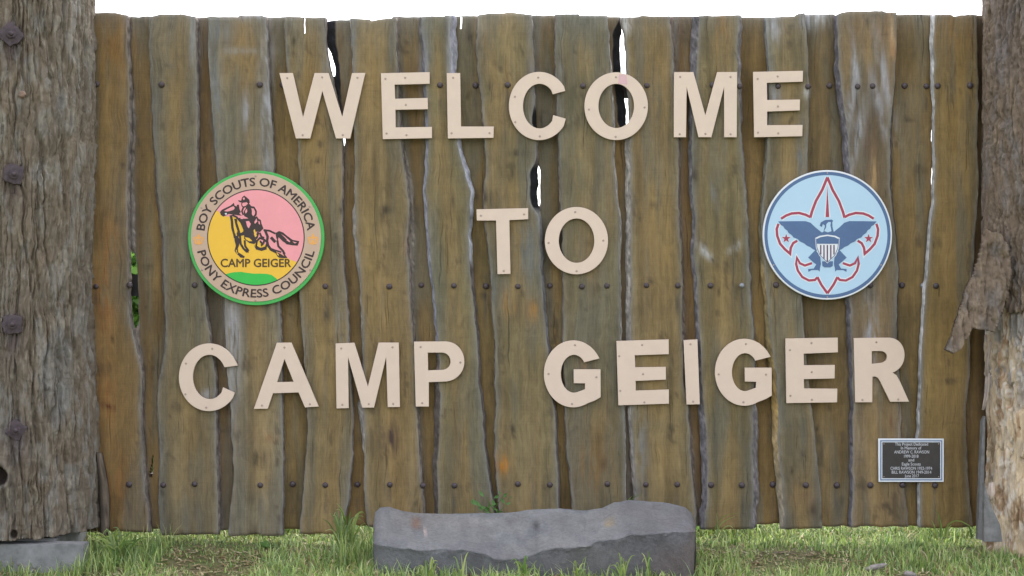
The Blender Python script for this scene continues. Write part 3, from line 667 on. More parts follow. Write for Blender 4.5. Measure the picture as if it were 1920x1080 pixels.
def text_part(name, items, mat, y, parent):
    """items: (string, function mapping unit text coords (u 0..1, v 0..1 of cap height) to photo pixels, weight)"""
    out = bmesh.new()
    for body, fn, wgt in items:
        bm0 = text_mesh(body, 0); tm0 = bpy.data.meshes.new('t'); bm0.to_mesh(tm0); bm0.free(); bm = bmesh.new(); lay = {}
        for k_, (ox, oy) in enumerate(((0, 0), (wgt, 0), (-wgt, 0), (0, wgt), (0, -wgt))):
            n0 = len(bm.verts); bm.from_mesh(tm0); bm.verts.ensure_lookup_table()
            for v in bm.verts[n0:]: v.co.x += ox; v.co.y += oy; v.co.z = k_ * 1.0
        bpy.data.meshes.remove(tm0)
        xs = [v.co.x for v in bm.verts]; x0, x1 = min(xs), max(xs)
        capm = text_mesh('H', 0); cap = max(v.co.y for v in capm.verts); capm.free()
        for v in bm.verts:
            px, py = fn((v.co.x - x0) / (x1 - x0), v.co.y / cap); ly = v.co.z * .00006
            v.co = Vector(P(px, py, 0)); v.co.y = y - ly
        tm = bpy.data.meshes.new('t'); bm.to_mesh(tm); bm.free(); out.from_mesh(tm); bpy.data.meshes.remove(tm)
    for f_ in out.faces:
        f_.normal_update()
        if f_.normal.y > 0: f_.normal_flip()
    return bm_obj(name, out, mat, parent)

MS = dict(
    green=mat_plain('green_sign_paint', lin(72, 182, 88), .45, 0, .06, 20), tan=mat_plain('tan_sign_board', lin(208, 178, 156), .5, 0, .04, 14),
    black=mat_plain('brown_black_paint', lin(58, 40, 40), .5, 0, .08, 40), yellow=mat_plain('yellow_paint', lin(252, 200, 62), .45, 0, .03, 20),
    pink=mat_plain('pink_paint', lin(253, 166, 174), .45, 0, .03, 20), hill=mat_plain('bright_green_paint', lin(52, 196, 76), .45, 0, .03, 20),
    fleur=mat_plain('pale_gold_paint', lin(246, 178, 96), .5, 0, .05, 30), ink=mat_plain('dark_brown_ink', lin(88, 62, 22), .5, 0, .05, 30),
    sky=mat_plain('pale_blue_sign_board', lin(190, 222, 248), .4, 0, .02, 10), white=mat_plain('white_paint', lin(238, 242, 250), .45, 0, .02, 20),
    blue=mat_plain('slate_blue_paint', lin(82, 112, 158), .45, 0, .05, 20), red=mat_plain('dull_red_paint', lin(172, 62, 90), .45, 0, .05, 20),
    maroon=mat_plain('maroon_paint', lin(96, 56, 92), .45, 0, .05, 20), plaque=mat_plain('dark_bronze_plaque', lin(70, 66, 68), .35, .3, .12, 30),
    ptext=mat_plain('raised_silver_text', lin(205, 205, 215), .4, .2, .05, 60), pblue=mat_plain('blue_grey_border_line', lin(128, 144, 176), .5, 0, .05, 60),
)

# ---- left sign
ls = empty('round_sign', P(481.8, 574, 0)); tag(ls, 'round tan sign with green rim and a galloping horse and rider', 'sign', 'round signs on the fence')
SB = -.006
o = curve_mesh('rim', [ell(481.8, 446.5, 127.5, 126, 96)], MS['green'], .016, SB, .002); adopt(o, ls)
o = curve_mesh('board', [ell(481.6, 445.6, 121.6, 120, 96)], MS['tan'], .004, SB - .0155, .0008); adopt(o, ls)
Y1 = SB - .0197
C0 = (481.6, 445.6)
flat_polys('border_ring', [ell(*C0, 91.2, 90.4, 90)], MS['black'], Y1 - .0003, ls)
flat_polys('yellow_field', [ell(*C0, 89.2, 88.4, 90)], MS['yellow'], Y1 - .0006, ls)
zo, zk = (340, 305), 3.857
def onc(a): return (C0[0] + 89.2 * math.cos(math.radians(a)), C0[1] - 88.4 * math.sin(math.radians(a)))
pk = [onc(a) for a in np.linspace(146, -31, 60)] + Z(zo, zk, [(800,705),(740,668),(650,622),(560,560),(470,480),(400,395),(300,388),(275,350)])
flat_polys('pink_field', [pk], MS['pink'], Y1 - .0009, ls)
hl = [onc(a) for a in np.linspace(231, 297, 24)] + Z(zo, zk, [(690,835),(660,812),(620,804),(580,802),(540,803),(490,798),(440,790),(390,792),(350,800)])
flat_polys('green_hill', [hl], MS['hill'], Y1 - .0009, ls)

def ring_text(r0, r1, a0, a1):
    def fn(u, v):
        a = math.radians(a0 + (a1 - a0) * u); r = r0 + (r1 - r0) * v
        return C0[0] + r * math.cos(a) * 1.005, C0[1] - r * math.sin(a)
    return fn
def line_text(x0, x1, yb, cap): return lambda u, v: (x0 + (x1 - x0) * u, yb - cap * v)
text_part('upper_lettering', [('BOY SCOUTS OF AMERICA', ring_text(96.5, 111.5, 172.5, 7.5), .022)], MS['black'], Y1 - .0006, ls)
text_part('lower_lettering', [('PONY EXPRESS COUNCIL', ring_text(112, 97, 193.5, 346.5), .022)], MS['black'], Y1 - .0006, ls)
text_part('camp_name', [('CAMP GEIGER', line_text(415.5, 547.5, 500.6, 14.8), .024)], MS['ink'], Y1 - .0013, ls)
def fleur(cx, cy, s):
    h = [(0,-12),(2.2,-8),(3.2,-4.5),(6,-6),(10,-3.5),(10,0),(7.5,2),(8,5),(6,8.5),(2.5,9),(0,10)]
    return [(cx + x * s, cy + y * s) for x, y in h] + [(cx - x * s, cy + y * s) for x, y in h[-2:0:-1]]
flat_polys('fleur', [fleur(374.5, 449.5, 1.0)], MS['fleur'], Y1 - .0006, ls)
flat_polys('fleur', [fleur(588.3, 449.5, 1.0)], MS['fleur'], Y1 - .0006, ls)
for cx in (374.5, 588.3):
    flat_polys('fleur_line', [thick_line([(cx - 4, 448), (cx - 4, 455)], 1.6), thick_line([(cx + 4, 448), (cx + 4, 455)], 1.6), thick_line([(cx - 8, 447), (cx, 450), (cx + 8, 447)], 1.2)], MS['tan'], Y1 - .0009, ls)

ho, hk = (400, 355), 7.2
def HZ(p): return Z(ho, hk, p)
dark = [
 [(105,310),(130,280),(190,250),(250,222),(292,186),(302,225),(332,236),(352,296),(376,340),(400,360),(330,352),(262,342),(222,336),(195,352),(150,372),(115,348)],
 [(345,150),(390,158),(400,115),(430,88),(458,108),(497,142),(507,182),(490,202),(462,178),(400,188),(360,172)],
 [(455,222),(490,190),(520,222),(528,270),(545,330),(560,385),(530,412),(480,392),(430,364),(425,300),(450,268)],
 [(440,400),(560,390),(600,366),(624,400),(655,418),(664,470),(690,530),(642,582),(600,572),(560,604),(460,604),(438,540),(415,470),(370,430),(360,390)],
 [(298,630),(345,630),(376,700),(360,760),(345,800),(350,850),(400,882),(438,905),(430,930),(380,922),(320,862),(300,830),(318,760),(300,690)],
 [(430,598),(560,606),(582,660),(604,700),(566,742),(500,728),(430,672)],
 [(850,592),(900,566),(952,584),(1012,634),(1082,684),(1172,702),(1150,762),(1080,758),(1000,744),(940,686),(895,645),(880,700),(862,660)],
 [(840,845),(900,862),(955,895),(1000,928),(960,932),(900,925),(880,910)],
 [(945,860),(965,860),(1012,928),(985,930)], [(440,800),(492,840),(488,862),(455,845)], [(560,750),(600,792),(660,818),(720,790),(740,810),(665,834),(590,815)],
]
dl = [([(250,352),(266,430),(272,520),(296,600),(308,660)],18),([(312,400),(332,480),(358,560),(350,640)],20),([(366,390),(400,460),(436,540),(440,600)],20),
      ([(345,212),(352,270),(372,320)],16),([(372,610),(384,740),(420,800),(470,850)],14),([(375,618),(440,606),(520,620)],14),([(436,690),(444,770),(492,835)],13),
      ([(400,190),(404,226),(424,246),(452,232)],9),([(520,242),(560,250),(588,300),(586,345),(556,384),(524,392)],13),([(690,552),(770,562),(850,600)],12),
      ([(712,560),(746,640),(738,700),(752,760),(790,815),(860,850)],18),([(876,690),(890,770),(950,830),(976,880)],14),([(780,800),(850,826),(930,850)],10),
      ([(590,770),(602,700),(640,660),(700,682),(742,720),(722,784),(650,806),(588,770)],12),([(640,700),(680,740),(650,770)],14),([(700,690),(690,730)],12),([(790,650),(850,716)],22),([(620,580),(600,650),(560,690)],16),([(640,590),(660,640),(700,660)],12),([(330,600),(400,600),(450,560)],12),([(420,250),(400,300),(420,350)],10),([(600,400),(640,480),(660,550)],14),([(270,350),(330,380),(380,440)],12),([(900,640),(960,700),(1050,740)],10),([(880,600),(930,620),(1000,690)],8)]
flat_polys('horse_and_rider', [HZ(p) for p in dark] + [thick_line(HZ(p), (w * 1.5 + 7) / 7.2) for p, w in dl], MS['black'], Y1 - .0014, ls)
pinks = [[(160,296),(200,272),(255,244),(288,232),(304,256),(290,280),(240,296),(200,304)],[(402,196),(450,186),(452,224),(424,236),(406,222)],[(440,300),(468,262),(472,306),(452,334)],
         [(534,264),(558,262),(578,304),(574,340),(552,366),(534,340)],[(452,436),(494,430),(520,468),(494,530),(472,506)],[(566,446),(596,396),(608,436),(576,470)],[(930,606),(984,644),(1052,704),(1040,716),(964,668)],
         [(410,130),(430,110),(440,136),(424,150)],[(372,368),(404,372),(420,404),(384,404)],[(620,430),(640,440),(644,480),(626,470)],[(1080,706),(1140,720),(1110,732)]]
yels = [[(282,414),(300,420),(318,520),(330,600),(308,600),(290,520)],[(334,440),(352,440),(390,540),(388,596),(372,560)],[(556,560),(572,540),(600,630),(578,650)],[(440,648),(500,660),(540,700),(500,704),(456,680)],
        [(316,820),(330,820),(332,850),(352,872),(332,868)],[(612,720),(636,690),(640,740),(664,776),(630,784),(608,760)],[(690,760),(706,740),(716,752),(700,776)],[(862,862),(886,868),(900,900),(880,890)]]
for p in pinks: flat_polys('pink_highlight', [HZ(p)], MS['pink'], Y1 - .0018, ls)
for p in yels: flat_polys('yellow_highlight', [HZ(p)], MS['yellow'], Y1 - .0018, ls)
flat_polys('white_tooth', [HZ([(168,330),(190,320),(202,340),(180,348)])], MS['white'], Y1 - .0018, ls)
for px, py in ((481, 331), (481, 563), (380, 390), (582, 388), (381, 506), (583, 506)):
    c = bpy.data.objects.new('screw', screw_me); COL.objects.link(c); q = P(px, py, 0); c.location = (q[0], Y1, q[2]); adopt(c, ls)

# ---- right sign
rs = empty('round_sign', P(1549.5, 562, 0)); tag(rs, 'round pale blue sign with a blue eagle over a red outlined fleur', 'sign', 'round signs on the fence')
C1 = (1549.7, 440.8)
o = curve_mesh('rim', [ell(*C1, 121, 121.2, 96)], MS['white'], .015, SB, .002); adopt(o, rs)
Y2 = SB - .0152
flat_polys('border_ring', [ell(*C1, 118, 118, 96)], MS['blue'], Y2 - .0003, rs)
flat_polys('face', [ell(*C1, 112, 111.8, 96)], MS['sky'], Y2 - .0006, rs)
eo, ek = (1410, 305), 4.0
def EZ(p): return Z(eo, ek, p)
def mir(p): return [(1116 - x, y) for x, y in p]
halves = [
 ([(558,112),(520,205),(472,290),(442,370),(430,414)],15), ([(430,410),(395,392),(345,379),(290,383),(250,398),(212,422)],14),
 ([(192,460),(179,500),(183,550),(205,610),(240,650),(279,684),(284,640),(302,605),(332,586)],14),
 ([(483,860),(465,880),(420,884),(370,858),(337,810),(324,760),(330,714),(352,755),(390,772),(443,754)],13), ([(483,858),(512,915),(558,980)],14)]
def star(cx, cy, r): return [(cx + (r if i % 2 == 0 else r * .4) * math.sin(i * math.pi / 5), cy - (r if i % 2 == 0 else r * .4) * math.cos(i * math.pi / 5)) for i in range(10)]
wl_, rd_ = [], []
for p, w in halves:
    for q in (p, mir(p)): wl_.append(thick_line(EZ(q), (w + 20) / 4)); rd_.append(thick_line(EZ(q), (w + 5) / 4))
wl_ += [EZ([(558,160),(534,412),(582,412)]), EZ(star(250,570,44)), EZ(star(866,570,44))]
rd_ += [EZ([(558,178),(544,410),(572,410)]), EZ(star(250,570,36)), EZ(star(866,570,36))]
flat_polys('white_outline', wl_, MS['white'], Y2 - .0009, rs)
flat_polys('fleur', rd_, MS['red'], Y2 - .0012, rs)
wing = [(190,442),(300,440),(395,440),(432,452),(470,488),(515,524),(558,530),(558,600),(480,664),(448,648),(430,634),(402,622),(384,606),(352,592),(336,574),(304,562),(292,545),(268,528),(258,510),(238,496),(228,478),(210,468)]
leg = [(414,712),(468,656),(504,700),(510,760),(502,795),(500,818),(488,806),(440,806),(416,820),(414,798),(456,794),(474,764),(448,744)]
head = [(500,474),(508,450),(540,432),(590,428),(600,436),(594,452),(596,482),(606,524),(640,540),(640,640),(480,640),(480,540),(528,520),(540,474),(524,462),(516,484)]
tail = [(518,740),(600,740),(598,776),(580,786),(536,786),(520,776)]
wo_ = [thick_line(EZ(w_ + [w_[0]]), 2.2) for w_ in (wing, mir(wing), leg, mir(leg), head)]
flat_polys('eagle', [EZ(w_) for w_ in (wing, mir(wing), leg, mir(leg), head, tail)], MS['blue'], Y2 - .0015, rs)
flat_polys('eagle_head_patch', [EZ([(550,462),(566,446),(584,448),(580,470),(588,516),(560,524),(534,514),(548,486)])], MS['sky'], Y2 - .0018, rs)
flat_polys('shield', [EZ([(466,566),(500,550),(558,541),(618,550),(650,566),(644,640),(622,698),(558,756),(496,698),(472,640)])], MS['white'], Y2 - .0020, rs)
flat_polys('shield_chief', [EZ([(476,574),(505,560),(558,551),(612,560),(640,574),(637,610),(480,610)])], MS['blue'], Y2 - .0023, rs)
for x, yb in ((508,690),(532,722),(557,742),(583,722),(607,690)): flat_polys('shield_stripe', [EZ([(x - 5, 618), (x + 5, 618), (x + 5, yb), (x - 5, yb)])], MS['maroon'], Y2 - .0023, rs)
flat_polys('shield_line', [thick_line(EZ(q), 1.3) for q in ([(472,570),(480,640),(502,694),(558,748)], mir([(472,570),(480,640),(502,694),(558,748)]), [(486,584),(520,572),(558,566),(600,572),(630,584)], [(482,600),(634,600)])], MS['blue'], Y2 - .0024, rs)
for px, py in ((1549.5, 325), (1549.5, 557), (1449, 497), (1650, 497)):
    c = bpy.data.objects.new('screw', screw_me); COL.objects.link(c); q = P(px, py, 0); c.location = (q[0], Y2, q[2]); c.scale = (.7, .7, .7); adopt(c, rs)

# ---- plaque
pq = empty('memorial_plaque', P(1706.6, 903, 0)); tag(pq, 'small dark plaque with white border and lines of text near the right post', 'plaque')
def rect(x0, y0, x1, y1): return [(x0, y0), (x1, y0), (x1, y1), (x0, y1)]
o = curve_mesh('board', [rect(1645.5, 821.8, 1767.6, 902.7)], MS['white'], .012, SB, .0012); adopt(o, pq)
Y3 = SB - .0122
flat_polys('border_line', [rect(1648.3, 824.5, 1764.8, 900.0)], MS['pblue'], Y3 - .0003, pq)
flat_polys('border', [rect(1651.0, 827.1, 1762.2, 897.4)], MS['white'], Y3 - .0006, pq)
flat_polys('plate', [rect(1652.4, 828.4, 1760.8, 895.8)], MS['plaque'], Y3 - .0009, pq)
lines = [('This Project Dedicated', 1676, 1738, 834.6), ('In Memory of', 1687, 1725.5, 841.8), ('ANDREW C. RAWSON', 1674.5, 1740, 849.3), ('1999-2018', 1693, 1720, 857.2),
         ('and', 1701, 1712, 864.2), ('Eagle Scouts', 1689, 1724, 871.8), ('CHRIS RAWSON 1952-1974', 1667.5, 1745.5, 879.8), ('BILL RAWSON 1949-2014', 1670, 1744, 887.0), ('June 2017', 1694, 1721, 894.0)]
text_part('lettering', [(t, line_text(x0, x1, yb, 5.4), .016) for t, x0, x1, yb in lines], MS['ptext'], Y3 - .0014, pq)
for px, py in ((1655.5, 831.5), (1758, 831.5), (1655.5, 893), (1758, 893)):
    c = bpy.data.objects.new('screw', screw_me); COL.objects.link(c); q = P(px, py, 0); c.location = (q[0], Y3 - .0008, q[2]); c.scale = (.5, .5, .5); adopt(c, pq)

# ------------------------------------------------------------------ log posts
def bark_height(s, z, seed):
    """bark relief 0..1 on the unrolled trunk (metres): long interlaced ridges broken into plates"""
    wx = s + 0.020 * (fbm(s * 9, z * 2.2, seed) - .5) * 2 + .010 * (fbm(s * 32, z * 14, seed + 1) - .5) * 2
    zz = z + .03 * (fbm(s * 26, z * 8, seed + 6) - .5)
    r1 = np.abs(fbm(wx * 21, z * 2.1, seed + 2, 4, .55) - .5) * 2            # furrows where it nears zero
    r2 = np.abs(fbm(wx * 46 + 7, z * 5.0, seed + 3, 4, .55) - .5) * 2
    ch = np.abs(fbm(s * 10, zz * 15, seed + 9, 3) - .5) * 2                 # cross checks
    plate = vnoise(s * 22, zz * 12 + 2 * vnoise(s * 14, z * 4, seed + 8), seed + 4)
    h = 0.54 * sstep(0, .24, r1) ** .7 + 0.26 * sstep(0, .30, r2) + .06 * sstep(0, .10, ch) + .14 * plate
    return h + .26 * (fbm(wx * 80, z * 10, seed + 5, 4, .6) - .5)

def log_mesh(name, cx, cy, rfun, z0, z1, colfun, relief, mat, parent, zlow=None, front=(-200, 20), ncol=300, nback=40, nrow=520, inner=None):
    """zlow(theta): lower rim; angles in degrees, -90 faces the camera"""
    a = np.concatenate([np.linspace(front[0], front[1], ncol), np.linspace(front[1], front[0] + 360, nback + 2)[1:-1]])
    th = np.radians(a); nc = len(th)
    v = np.linspace(0, 1, nrow)
    TH, V = np.meshgrid(th, v)
    lo = zlow(TH) if zlow is not None else z0
    Zz = lo + (z1 - lo) * V
    R = rfun(TH, Zz)
    s = TH * 0.36
    h = relief(s, Zz)
    R2 = R + h
    vv = np.stack([(cx + R2 * np.cos(TH)).ravel(), (cy + R2 * np.sin(TH)).ravel(), Zz.ravel()], 1)
    ii = np.arange(nrow * nc).reshape(nrow, nc)
    jj = np.roll(ii, -1, axis=1)
    F = [np.stack([ii[:-1].ravel(), jj[:-1].ravel(), jj[1:].ravel(), ii[1:].ravel()], 1)]
    cols = colfun(s, Zz, h).reshape(-1, 3)
    nv0 = len(vv)
    if inner is None:                                                       # closed ends
        vv = np.concatenate([vv, [[cx, cy, float(np.mean(Zz[0]))], [cx, cy, z1]]])
        cols = np.concatenate([cols, cols[:2] * 0 + cols.mean(0)])
        faces = F[0].tolist()
        faces += [[int(nv0), int(jj[0, k]), int(ii[0, k])] for k in range(nc)] + [[int(nv0 + 1), int(ii[-1, k]), int(jj[-1, k])] for k in range(nc)]
    else:                                                                   # a shell: turn the lower rim inwards
        Ri = inner
        ring = np.stack([cx + Ri * np.cos(th), cy + Ri * np.sin(th), Zz[0] + .004], 1)
        top = np.stack([cx + Ri * np.cos(th), cy + Ri * np.sin(th), Zz[-1]], 1)
        vv = np.concatenate([vv, ring, top]); cols = np.concatenate([cols, cols[:nc] * .9, cols[-nc:]])
        r_ = np.arange(nc) + nv0; r2 = np.roll(r_, -1); t_ = r_ + nc; t2 = np.roll(t_, -1)
        F.append(np.stack([r_, r2, jj[0], ii[0]], 1)); F.append(np.stack([ii[-1], jj[-1], t2, t_], 1)); F.append(np.stack([r2, r_, t_, t2], 1))
        faces = np.concatenate(F).tolist()
    o = mesh_obj(name, vv, faces, mat, None, cols); adopt(o, parent)
    return o

def bark_cols(seed, tones):
    t = [np.array(lin(*c)) for c in tones]
    def fn(s, z, h):
        n1 = fbm(s * 6, z * 1.8, seed + 60, 4)[..., None]; n2 = fbm(s * 30, z * 9, seed + 61, 4)[..., None]; n3 = fbm(s * 60, z * 22, seed + 62, 3)[..., None]
        c = t[0] * (1 - n1) + t[1] * n1
        w = sstep(.5, .7, n2); c = c * (1 - .6 * w) + .6 * w * t[2]
        w = sstep(.56, .74, n3); c = c * (1 - .55 * w) + .55 * w * t[3]
        w = sstep(.58, .72, fbm(s * 4 + 3, z * 1.3, seed + 64, 4))[..., None]; c = c * (1 - .4 * w) + .4 * w * t[4]
        return c
    return fn

# ---- left post
LX, LY = -2.300, -.10
lp = empty('log_post', (LX, LY, .03)); tag(lp, 'thick bark-covered log post with big rusty bolts, standing on a concrete footing', 'log post', 'log posts at the fence ends')
prof_y = np.array([-200, 0, 120, 230, 360, 460, 620, 720, 840, 900, 1010]); prof_x = np.array([174, 175, 178, 180, 176, 172, 173, 180, 184, 186, 189])
prof_r = .352 + (prof_x - 177) * .00240
prof_z = CAM_H + (540 - prof_y) / FPX * 6.95
DENTS = [(-94.5, (1, 893), .036, .05), (-90.5, (26, 1001), .016, .02)]
def lr(TH, Zz):
    r = np.interp(-Zz, -prof_z, prof_r)
    return r + .010 * np.sin(TH * 3 + Zz * .8) * .5
def ang_for(px, cx, cy, r):
    """angle on a round post where the ray through photo column px first meets it"""
    dx = (px - 960) / FPX
    # ray: (dx*t, -CAM_D + t)
    A = dx * dx + 1; B = 2 * (dx * (-cx) + (-CAM_D - cy)); Cc = cx * cx + (-CAM_D - cy) ** 2 - r * r
    t = (-B - math.sqrt(max(B * B - 4 * A * Cc, 0))) / (2 * A)
    x, y = dx * t, -CAM_D + t
    return math.degrees(math.atan2(y - cy, x - cx)), (x, y), t
def zpx(py, t): return CAM_H + (540 - py) / FPX * t
HOLES = []
for _, (hx, hy), hr, hd in DENTS:
    an, _, t = ang_for(hx, LX, LY, .36); HOLES.append((math.radians(an) * .36, zpx(hy, t), hr, hd))
def relief_l(s, z):
    h = .040 * (bark_height(s, z, 500) - .66)
    for hs_, hz_, hr_, hd_ in HOLES:
        q = np.sqrt(((s - hs_) / hr_) ** 2 + ((z - hz_) / (hr_ * 1.35)) ** 2) + .5 * (fbm(s * 40, z * 30, 78) - .5)
        h = h * sstep(.7, 1.1, q) - hd_ * (1 - sstep(.62, 1.0, q)) + .006 * np.exp(-((q - 1.15) / .2) ** 2)
    return h
bcl0 = bark_cols(500, [(110,102,93),(126,112,96),(142,139,134),(150,141,127),(124,126,127)])
def bcl(s, z, h):
    c = bcl0(s, z, h)
    for hs_, hz_, hr_, hd_ in HOLES:                                        # rotten wood inside the knot holes
        q = np.sqrt(((s - hs_) / hr_) ** 2 + ((z - hz_) / (hr_ * 1.35)) ** 2); w = (1 - sstep(.7, 1.0, q))[..., None]
        c = c * (1 - w) + w * np.array(lin(58, 50, 46))
    for px, py in ((21, 64), (26, 327), (23, 608), (29, 806)):             # rust run down from the bolts
        an, _, t = ang_for(px, LX, LY, .36); ds = s - math.radians(an) * .36; dz = z - zpx(py, t)
        w = (np.exp(-(ds / .045) ** 2) * np.where(dz > 0, np.exp(-(dz / .05) ** 2), np.exp(-(dz / .13) ** 2)) * .75 * (.4 + fbm(s * 30, z * 10, 77)))[..., None]
        c = c * (1 - w) + w * np.array(lin(78, 66, 74))
    return c
log_mesh('trunk', LX, LY, lr, .022, 2.95, bcl, relief_l, M['bark'], lp, zlow=lambda T: .050 + .012 * fbm(T * 9, T * 0, 77), front=(-128, 4), ncol=340, nrow=680)

def big_bolt(px, py, parent, r=.045, rot=0.2):
    an, (bx, by), t = ang_for(px, LX, LY, .368); z = zpx(py, t)
    ro = math.radians(an + 90)
    def place(o): o.matrix_world = Matrix.Translation((bx, by, z)) @ Matrix.Rotation(ro, 4, 'Z') @ Matrix.Rotation(rot, 4, 'Y')
    bm = bmesh.new(); n = 22; rr = [r * .92 * (1 + .22 * (random.random() - .5)) / max(abs(math.cos(2 * math.pi * k / n)), abs(math.sin(2 * math.pi * k / n))) ** .75 for k in range(n)]
    f_ = [bm.verts.new((rr[k] * math.cos(2 * math.pi * k / n), -.006, rr[k] * math.sin(2 * math.pi * k / n))) for k in range(n)]
    g_ = [bm.verts.new((rr[k] * 1.04 * math.cos(2 * math.pi * k / n), .03, rr[k] * 1.04 * math.sin(2 * math.pi * k / n))) for k in range(n)]
    c_ = bm.verts.new((0, -.010, 0))
    for k in range(n):
        bm.faces.new((f_[k], f_[(k + 1) % n], c_)); bm.faces.new((g_[k], g_[(k + 1) % n], f_[(k + 1) % n], f_[k]))
    bmesh.ops.recalc_face_normals(bm, faces=bm.faces)
    w = bm_obj('washer', bm, M['rust']); place(w)
    bm = bmesh.new(); s = .0225
    for k, (y0_, y1_, ra) in enumerate(((-.020, -.004, s),)):
        vs0 = [bm.verts.new((ra * math.cos(math.pi / 3 * i), y0_, ra * math.sin(math.pi / 3 * i))) for i in range(6)]
        vs1 = [bm.verts.new((ra * math.cos(math.pi / 3 * i), y1_, ra * math.sin(math.pi / 3 * i))) for i in range(6)]
        for i in range(6): bm.faces.new((vs0[i], vs0[(i + 1) % 6], vs1[(i + 1) % 6], vs1[i]))
        bm.faces.new(vs0); bm.faces.new(vs1)
    bmesh.ops.recalc_face_normals(bm, faces=bm.faces)
    bmesh.ops.bevel(bm, geom=list(bm.edges), offset=.0025, segments=2, affect='EDGES')
    nt_ = bm_obj('nut', bm, M['rust']); place(nt_)
    bm = lathe([(.010, .0), (.010, .027), (.008, .030), (0, .031)], 14); st = bm_obj('bolt_end', bm, M['rust'], None, True); place(st)
    for o in (nt_, st):
        o.parent = w; o.matrix_basis = Matrix.Identity(4)
    for o in (w,):
        mw = o.matrix_world.copy(); o.parent = parent; o.matrix_parent_inverse = Matrix.Translation(parent.location).inverted(); o.matrix_basis = mw
for px, py, r, ro in ((21, 64, .047, .8), (26, 327, .045, .15), (23, 608, .044, .1), (29, 806, .042, .6)): big_bolt(px, py, lp, r, ro)
# stub of a cut twig
an, (bx, by), t = ang_for(42, LX, LY, .368)
bm = lathe([(.015, -.02), (.014, .003), (.009, .006), (0, .004)], 12)
for v in bm.verts: v.co += Vector((random.uniform(-.003, .003), 0, random.uniform(-.003, .003)))
st = bm_obj('twig_stub', bm, mat_plain('fresh_pink_wood', lin(136, 112, 98), .8, 0, .25, 90, .5), None, True)
st.location = (bx, by, zpx(177, t)); st.rotation_euler = (0, 0, math.radians(an + 90)); mw = st.location.copy()
st.parent = lp; st.matrix_parent_inverse = Matrix.Translation(lp.location).inverted()
# curled strip of loose bark at the foot
def strip(name, pts_px, depth, width_px, mat, parent, cols, th=.014, seed=0, curl=.02):
    """a bent slab following a centre line of photo points with given widths"""
    n = len(pts_px); m = 7; V_, C_ = [], []
    for side in (0, 1):
        for i, ((x, y), w) in enumerate(zip(pts_px, width_px)):
            for j in range(m):
                u = j / (m - 1) - .5
                d = depth[i] + curl * (4 * u * u) + (th if side else 0) + (0 if side else .008 * (random.random() - .5))
                q = P(x + u * w + random.uniform(-.8, .8), y + random.uniform(-1, 1), 0); sc = (CAM_D + depth[i]) / CAM_D
                V_.append((q[0] * sc, d, CAM_H + (q[2] - CAM_H) * sc)); C_.append(np.array(lin(*random.choice(cols))) * random.uniform(.75, 1.2))
    F_ = []
    def id_(s_, i, j): return s_ * n * m + i * m + j
    for i in range(n - 1):
        for j in range(m - 1):
            F_.append([id_(0, i, j), id_(0, i + 1, j), id_(0, i + 1, j + 1), id_(0, i, j + 1)]); F_.append([id_(1, i, j), id_(1, i, j + 1), id_(1, i + 1, j + 1), id_(1, i + 1, j)])
        F_.append([id_(0, i, 0), id_(1, i, 0), id_(1, i + 1, 0), id_(0, i + 1, 0)]); F_.append([id_(0, i, m - 1), id_(0, i + 1, m - 1), id_(1, i + 1, m - 1), id_(1, i, m - 1)])
    F_.append([id_(0, 0, j) for j in range(m)] + [id_(1, 0, j) for j in range(m - 1, -1, -1)]); F_.append([id_(0, n - 1, j) for j in range(m - 1, -1, -1)] + [id_(1, n - 1, j) for j in range(m)])
    o = mesh_obj(name, V_, F_, mat, None, np.array(C_)); adopt(o, parent); return o
strip('loose_bark', [(183,850),(187,880),(190,910),(192,935),(193,960),(193,985),(192,1006)], [-.12,-.10,-.095,-.09,-.09,-.09,-.09], [10,15,18,19,18,19,15], M['bark'], lp, [(92,82,74),(116,104,92)], .02)

# ---- concrete footing under it
def rough_block(name, x0, x1, y0, y1, z0, z1, mat, bev=.008, more=()):
    bm = bmesh.new()
    for (x0, x1, y0, y1, z0, z1) in [(x0, x1, y0, y1, z0, z1), *more]:
        for v in bmesh.ops.create_cube(bm, size=1)['verts']: v.co = Vector(((x0 + x1) / 2 + v.co.x * (x1 - x0), (y0 + y1) / 2 + v.co.y * (y1 - y0), (z0 + z1) / 2 + v.co.z * (z1 - z0)))
    bmesh.ops.bevel(bm, geom=list(bm.edges), offset=bev, segments=2, affect='EDGES')
    return bm_obj(name, bm, mat)
ft = rough_block('concrete_footing', -2.75, -1.880, -.440, -.355, -.25, .034, M['concrete'], .004, [(-2.70, -2.03, -.354, .15, -.25, .046)])
tag(ft, 'grey concrete footing block under the bark-covered log post', 'footing')

